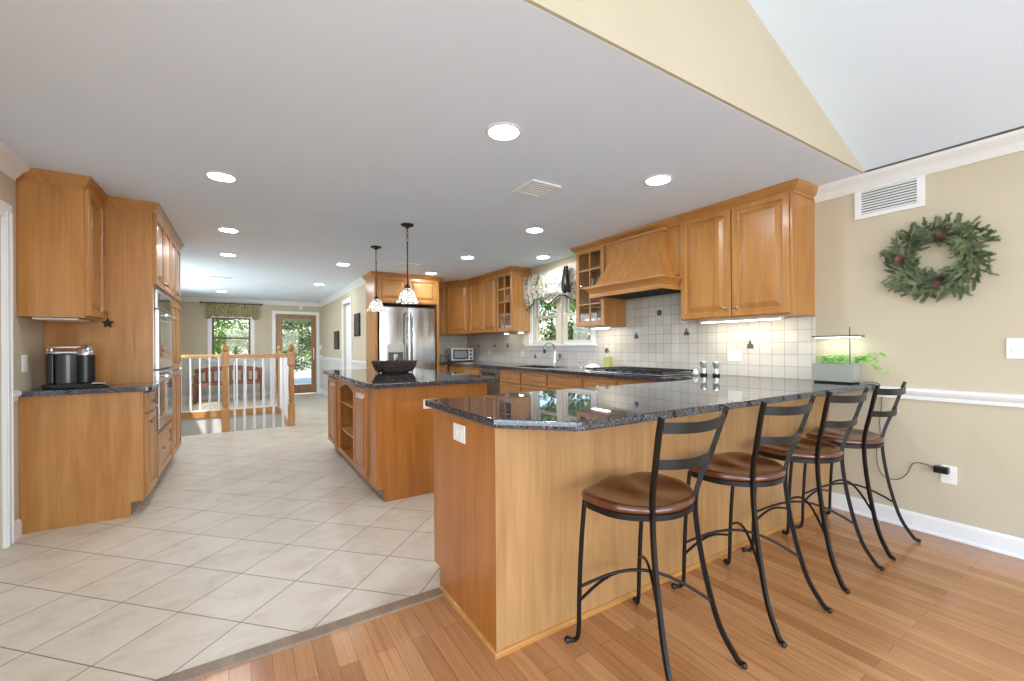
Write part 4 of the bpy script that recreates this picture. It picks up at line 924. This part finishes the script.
MB().box((3.655, 1.26, 1.284), (3.745, 1.51, 1.2875)).build('diffuser', GROW, gl)
MB().tube([(3.70, 1.31, CT+.124), (3.70, 1.31, 1.36)], .004, 8).build('stem', plain('green_stem', (70, 96, 74), .4), gl)

# ---------------------------------------------------------------- ceiling fittings
RL = [(1.24, 2.05, 'recessed ceiling light nearest the vaulted ceiling, above the peninsula', .085), (2.56, 2.06, 'recessed ceiling light in front of the two-door wall cabinet', .085),
      (2.56, 3.62, 'recessed ceiling light in front of the hood', .08), (-.13, 3.62, 'recessed ceiling light nearest the left wall cabinet', .08), (-.13, 5.22, 'recessed ceiling light beside the oven tower', .08),
      (-.17, 6.60, 'recessed ceiling light above the stair railing entrance', .08), (1.22, 6.54, 'recessed ceiling light beyond the pendants', .08), (1.22, 8.85, 'recessed ceiling light by the hall wall', .08),
      (2.56, 5.20, 'recessed ceiling light between island and range wall', .08), (3.43, 4.66, 'recessed ceiling light above the sink', .08), (2.60, 6.62, 'recessed ceiling light in front of the fridge', .08), (-.40, 10.9, 'recessed ceiling light furthest away, near the sage valance', .08)]
for x, y, l, r in RL:
    o = thing('recessed_light', (x, y, ZC), l, 'ceiling light', 'recessed ceiling lights')
    MB().lathe((x, y, ZC), [(r+.018, 0), (r+.018, -.004), (r, -.007), (r-.004, -.002), (r-.004, 0)], 28, caps=False).build('trim_ring', TRIM, o)
    MB().lathe((x, y, ZC), [(r-.002, -.001), (r-.002, -.004), (.01, -.005)], 28).build('lens', LAMP, o)
def ceil_vent(x, y, hx, hy, l, n=6, dark=SOIL):
    o = thing('ceiling_vent', (x, y, ZC), l, 'vent')
    MB().box((x-hx, y-hy, ZC-.012), (x+hx, y-hy+.03, ZC), .002).box((x-hx, y+hy-.03, ZC-.012), (x+hx, y+hy, ZC), .002).box((x-hx, y-hy+.03, ZC-.012), (x-hx+.03, y+hy-.03, ZC), .002).box((x+hx-.03, y-hy+.03, ZC-.012), (x+hx, y+hy-.03, ZC), .002).build('frame', TRIM, o)
    MB().box((x-hx+.03, y-hy+.03, ZC-.003), (x+hx-.03, y+hy-.03, ZC-.001)).build('backing', dark, o)
    for k in range(n):
        yy = y-hy+.03+(k+.5)*(2*hy-.06)/n; MB().extr([(yy-.007, ZC-.003), (yy-.005, ZC-.003), (yy+.005, ZC-.011), (yy+.003, ZC-.011)], 'x', x-hx+.03, x+hx-.03).build('slat', TRIM, o)
ceil_vent(1.90, 2.66, .13, .14, 'square white louvred ceiling vent near the two-door wall cabinet')
ceil_vent(2.02, 6.1, .17, .13, 'dark ceiling vent in front of the fridge')
ceil_vent(-.32, 8.75, .16, .07, 'small slim ceiling vent above the stairwell', 3)
def pendant(x, y, l):
    o = thing('pendant_light', (x, y, ZC), l, 'pendant light', 'pendant lights over the island')
    MB().lathe((x, y, ZC), [(.062, 0), (.062, -.010), (.05, -.018), (.02, -.022), (.012, -.04), (.001, -.042)], 24).build('canopy', IRONM, o)
    m = MB()
    for k in range(4):
        z = ZC-.052-k*.028; ax = k % 2
        pts = [(x+(.010*math.cos(t)*ax), y+(.010*math.cos(t)*(1-ax)), z+.018*math.sin(t)) for t in [2*math.pi*q/10 for q in range(11)]]; m.tube(pts, .0028, 6)
    m.build('chain', IRONM, o)
    MB().lathe((x, y, 0), [(.009, ZC-.17), (.006, ZC-.19), (.006, 1.86), (.012, 1.85), (.024, 1.835), (.034, 1.805), (.036, 1.80)], 14).build('rod', IRONM, o)
    n = 36; rings = []
    P_ = [(.032, 1.81), (.05, 1.795), (.066, 1.765), (.08, 1.73), (.092, 1.70), (.112, 1.672)]
    for i, (r, z) in enumerate(P_): rings.append([(x+r*math.cos(2*math.pi*k/n), y+r*math.sin(2*math.pi*k/n), z-(.006*abs(math.sin(6*math.pi*k/n)) if i >= 4 else 0)) for k in range(n)])
    for i, (r, z) in enumerate(P_[::-1]): rings.append([(x+(r-.004)*math.cos(2*math.pi*k/n), y+(r-.004)*math.sin(2*math.pi*k/n), z-(.006*abs(math.sin(6*math.pi*k/n)) if i < 2 else 0)) for k in range(n)])
    MB().loft(rings, True, (False, False)).build('lamp_shade', SHADE, o, 60)
    MB().lathe((x, y, 1.74), [(.001, -.04), (.018, -.032), (.024, -.01), (.018, .015), (.012, .05)], 14).build('bulb', PEND, o)
pendant(1.365, 4.10, 'nearer pendant lamp with black rod and white art glass shade'); pendant(1.345, 5.20, 'farther pendant lamp over the island')

# ---------------------------------------------------------------- valances
va = thing('kitchen_valance', (XW-.06, 4.75, 2.3), 'floral balloon valance over the kitchen window', 'valance')
nY, nZ = 90, 22; Y0, Y1 = 4.03, 5.455
def hem(y):
    t_ = (y-Y0)/(Y1-Y0)
    base = 1.835
    sw = .10*abs(math.cos(math.pi*t_*2.5))**1.5
    return base+sw-(.045 if t_ > .86 or t_ < .1 else 0)
m = MB(); G = []
for side in (0, 1):
    g_ = []
    for i in range(nY+1):
        y = Y0+(Y1-Y0)*i/nY; zb = hem(y); row = []
        for j in range(nZ+1):
            q = j/nZ; z = 2.30+(zb-2.30)*q
            puff = .035*math.sin(math.pi*min(1, q*1.15))*(1+.5*math.sin(y*13))+.010*math.sin(y*62+q*3)*(.4+q)
            puff += .012*math.sin(q*18+2.2*math.cos(y*9))*q
            row.append(m.bm.verts.new((XW-.085-puff+(.004 if side else 0), y, z)))
        g_.append(row)
    G.append(g_)
for g_ in G:
    for i in range(nY):
        for j in range(nZ): m.face([g_[i][j], g_[i+1][j], g_[i+1][j+1], g_[i][j+1]])
vb = m.build('fabric', FLORAL, va, 60)
hm = [(XW-.10-.004, Y0+(Y1-Y0)*i/60, hem(Y0+(Y1-Y0)*i/60)) for i in range(61)]
MB().tube(hm, .008, 6).build('dark_hem', TRIMF, va, 60)
MB().box((XW-.085, Y0, 2.285), (XW-.001, Y1, 2.305), .003).build('header_board', FLORAL, va)
for y in (4.44, 5.02, 5.44):   # pleated jabots with tied dark edges
    m = MB(); rg = []
    for j in range(9):
        q = j/8; w_ = .035+.035*abs(q-.15)*1.3; z = 2.30-.36*q
        rg.append([(XW-.135-.02*math.sin(k*2.1)*q, y-w_+2*w_*k/8, z+.02*(k % 2)*q) for k in range(9)])
    m.loft(rg, False); m.build('tie', TRIMF if y == 4.44 else FLORAL, va, 60)
m = MB()
for s_ in (-1, 1): m.tube([(XW-.15, 4.44+s_*.02, 2.30), (XW-.165, 4.44+s_*.045, 2.12), (XW-.15, 4.44+s_*.07, 1.97)], [.012, .018, .006], 8)
m.build('bow', TRIMF, va)
vf = thing('sage_valance', (-.26, YF-.06, 2.2), 'gathered sage print valance on a rod over the far window', 'valance')
m = MB(); n = 100; top, bot, mid = [], [], []
rows = []
for q, z in ((0, 2.345), (.08, 2.32), (.1, 2.31), (.5, 2.15), (1, 2.0)):
    rows.append([(-.79+1.09*k/n, YF-.075-.02*math.sin(k*1.15)*(1 if q != .08 else .3)-.01*q, z-(.012*math.sin(k*.35)+(.05 if k > 88 or k < 12 else 0)) if q == 1 else z) for k in range(n+1)])
m.loft(rows, False); m.build('fabric', SAGE, vf, 60)
MB().tube([(-.86, YF-.075, 2.325), (.37, YF-.075, 2.325)], .011, 8).build('curtain_rod', IRONM, vf)
m = MB()
for x in (-.87, .38): m.lathe((x, YF-.075, 2.325), [(.001, -.03), (.022, -.012), (.022, .012), (.001, .03)], 10, 'x')
m.build('finial', IRONM, vf)
m = MB()
for x in (-.82, .33): m.tube([(x, YF-.075, 2.325), (x, YF-.002, 2.325)], .006, 6)
m.build('bracket', IRONM, vf)

# ---------------------------------------------------------------- hall and stairwell
def art(y0, y1, z0, z1, l):
    o = thing('wall_art', (1.79, (y0+y1)/2, z0), l, 'picture', 'dark wall pictures in the hall')
    MB().box((1.765, y0, z0), (1.79, y1, z1), .004).build('frame', MATTE, o); MB().box((1.761, y0+.03, z0+.03), (1.766, y1-.03, z1-.03), .002).build('canvas', ART, o)
art(8.02, 8.46, 1.44, 1.86, 'dark picture on the hall wall nearer the fridge'); art(10.05, 10.60, 1.19, 1.60, 'dark picture on the hall wall beyond the doorway')
o = thing('light_switch', (1.72+.1, YF, 1.22), 'white switch plate beside the far glass door', 'light switch')
MB().box((1.735, YF-.01, 1.18), (1.785, YF, 1.30), .002).build('plate', WHITE, o); MB().box((1.753, YF-.014, 1.225), (1.767, YF-.01, 1.255), .001).build('toggle', TRIM, o)
o = thing('motion_sensor', (1.28, YF, 2.29), 'small white sensor box above the far glass door', 'sensor')
MB().box((1.24, YF-.04, 2.24), (1.32, YF, 2.34), .008).build('case', WHITE, o); MB().lathe((1.28, YF-.04, 2.27), [(.018, 0), (.014, -.008), (.001, -.011)], 12, 'y').build('lens', CARD, o)
def newel(parent, x, y, H=1.27, s_=.05):
    m = MB(); m.box((x-s_, y-s_, 0), (x+s_, y+s_, .34), .006)
    m.lathe((x, y, 0), [(s_*.95, .34), (s_*.7, .36), (s_*.9, .39), (s_*.75, .42), (s_*.85, .7), (s_*.7, .93), (s_*.9, .96)], 16)
    m.box((x-s_*1.05, y-s_*1.05, .96), (x+s_*1.05, y+s_*1.05, H-.10), .008)
    p = m.build('newel_post', OAK, parent)
    MB().lathe((x, y, H-.10), [(s_*.9, 0), (s_*.5, .012), (s_*.9, .04), (s_*1.0, .06), (s_*.8, .09), (s_*.2, .12), (.001, .125)], 16).build('ball_finial', OAK, p)
def baluster(parent, x, y, z0, z1):
    MB().lathe((x, y, 0), [(.019, z0), (.019, z0+.2), (.014, z0+.215), (.020, z0+.24), (.015, z0+.30), (.012, z1)], 10).build('baluster', TRIM, parent)
def handrail(parent, a, b, z):
    A_, B_ = Vector((a[0], a[1], z)), Vector((b[0], b[1], z))
    m = MB(); d = (B_-A_).normalized(); s_ = Vector((-d.y, d.x, 0)); pf = [(-.03, -.02), (.03, -.02), (.034, 0), (.028, .02), (.012, .03), (-.012, .03), (-.028, .02), (-.034, 0)]
    m.loft([[p+s_*u+Vector((0, 0, v)) for u, v in pf] for p in (A_, B_)]); m.build('handrail', OAKX, parent)
rl = thing('stair_railing', (.19, 7.6, 0), 'near stair railing with two oak newel posts and white balusters', 'railing')
newel(rl, -.24, 7.60); newel(rl, .63, 7.60); handrail(rl, (-.19, 7.60), (.58, 7.60), 1.10)
for k in range(6): baluster(rl, -.13+k*.128, 7.60, 0, 1.085)
r2 = thing('stair_railing', (-.3, 10.2, 0), 'far stair railing behind the near one, running in front of the bench', 'railing')
newel(r2, .63, 10.2, 1.27, .045); handrail(r2, (XL+.005, 10.2), (.59, 10.2), 1.08); MB().box((XL+.005, 10.175, .0), (.585, 10.225, .03), .004).build('shoe_rail', TRIM, r2)
for k in range(12): baluster(r2, XL+.10+k*.150, 10.2, .03, 1.065)
r3 = thing('stair_railing', (.63, 8.9, 0), 'side stair railing joining the near and far newel posts', 'railing')
handrail(r3, (.63, 7.655), (.63, 10.15), 1.10)
for k in range(14): baluster(r3, .635, 7.80+k*.172, 0.013, 1.085)
bn = thing('bench', (-.3, 11.9, 0), 'brown wooden bench with slatted curved back below the far window', 'bench')
m = MB(); n = 20; top = [(-.97+1.35*k/n, .74+.085*math.sin(math.pi*k/n)) for k in range(n+1)]
m.extr([(-.97, .66)]+[(x, z) for x, z in top]+[(.38, .66)]+[(.38-1.35*k/n, .655+.05*math.sin(math.pi*k/n)) for k in range(1, n)], 'y', 12.12, 12.15); m.build('back_rail', BENCH, bn)
MB().box((-.93, 12.12, .40), (.34, 12.15, .47), .004).build('back_rail', BENCH, bn)
for k in range(11): MB().box((-.88+k*.115, 12.125, .46), (-.83+k*.115, 12.145, .72)).build('back_slat', BENCH, bn)
MB().box((-.97, 11.62, .40), (.38, 12.14, .435), .006).build('seat', BENCH, bn)
for x in (-.95, .32):
    MB().box((x, 12.10, 0), (x+.05, 12.15, .76), .004).build('leg', BENCH, bn); MB().box((x, 11.64, 0), (x+.05, 11.69, .62), .004).build('leg', BENCH, bn)
    MB().box((x-.005, 11.60, .60), (x+.055, 12.13, .635), .006).build('armrest', BENCH, bn)

# ---------------------------------------------------------------- outdoors
struct(MB().box((-30, -20, -.45), (-1.5, 40, -.35)), 'ground', GRASS); struct(MB().box((4.05, -20, -.45), (30, 40, -.35)), 'ground', GRASS); struct(MB().box((-1.5, 12.9, -.45), (4.05, 40, -.35)), 'ground', STONE)
def bush(name, x, y, h_, rx, ry, seed, label, n=2600, mat=LEAF1, z0=-.35, ls=.09, cat='shrub', grp='shrubs outside the windows'):
    r_ = random.Random(seed); o = thing(name, (x, y, z0), label, cat, grp); m = MB()
    n = int(n*1.7); ls = ls*1.15
    clumps = [(r_.uniform(-1, 1), r_.uniform(-1, 1), r_.uniform(.12, .95)) for _ in range(26)]
    for k in range(n):
        c_ = clumps[k % 26]; a = r_.uniform(0, 6.283); b = math.acos(r_.uniform(-1, 1)); R_ = r_.uniform(.2, .45)
        p = Vector((x+rx*(c_[0]*.7+R_*math.sin(b)*math.cos(a)), y+ry*(c_[1]*.7+R_*math.sin(b)*math.sin(a)), z0+h_*(c_[2]*.85+.12)+R_*.5*math.cos(b)))
        if p.z < z0+.05: p.z = z0+.05
        d = Vector((r_.uniform(-1, 1), r_.uniform(-1, 1), r_.uniform(-.6, .9))).normalized(); s_ = d.cross(Vector((r_.uniform(-1, 1), r_.uniform(-1, 1), 1))).normalized()
        L = ls*r_.uniform(.6, 1.3); v = [m.bm.verts.new(q) for q in (p, p+d*L*.5+s_*L*.3, p+d*L, p+d*L*.5-s_*L*.3)]; m.face(v)
    m.build('foliage', mat, o, 0)
    m = MB()
    for k in range(5):
        c_ = clumps[k]; m.tube([(x, y, z0-.05), (x+rx*c_[0]*.3, y+ry*c_[1]*.3, z0+h_*.4), (x+rx*c_[0]*.7, y+ry*c_[1]*.7, z0+h_*c_[2])], [.05, .03, .012], 6)
    m.build('trunk', BARKM, o)
bush('shrub', 6.3, 7.2, 3.4, 1.1, 1.1, 1, 'leafy shrub outside the kitchen window, left pane', 3200)
bush('shrub', 6.0, 5.3, 3.2, 1.0, 1.0, 2, 'leafy shrub outside the kitchen window, right pane', 3200)
bush('tree', 8.8, 9.8, 6.0, 2.0, 2.0, 3, 'darker tree behind the shrubs outside the kitchen window', 3800, LEAF2, ls=.16, cat='tree')
bush('tree', 8.5, 6.2, 6.0, 2.0, 1.8, 4, 'dark tree furthest right beyond the kitchen window', 3600, LEAF2, ls=.16, cat='tree')
bush('shrub', -.6, 15.4, 2.6, 1.0, .8, 5, 'leafy shrub seen through the far sash window', 3000, ls=.08)
bush('shrub', 2.1, 15.8, 3.6, 1.2, .9, 6, 'tall shrub seen through the far glass door', 4000, ls=.08)
bush('shrub', 1.1, 16.9, 3.2, 1.0, .8, 9, 'shrub further back seen through the far glass door', 2600, ls=.09)
bush('tree', .6, 19, 6.5, 3.0, 1.6, 7, 'broad tree behind the shrubs beyond the far glass door', 5500, LEAF2, ls=.15, cat='tree')
bush('tree', -3.6, 19, 6.0, 2.2, 1.6, 8, 'tree behind the shrub beyond the far sash window', 3600, LEAF2, ls=.15, cat='tree')
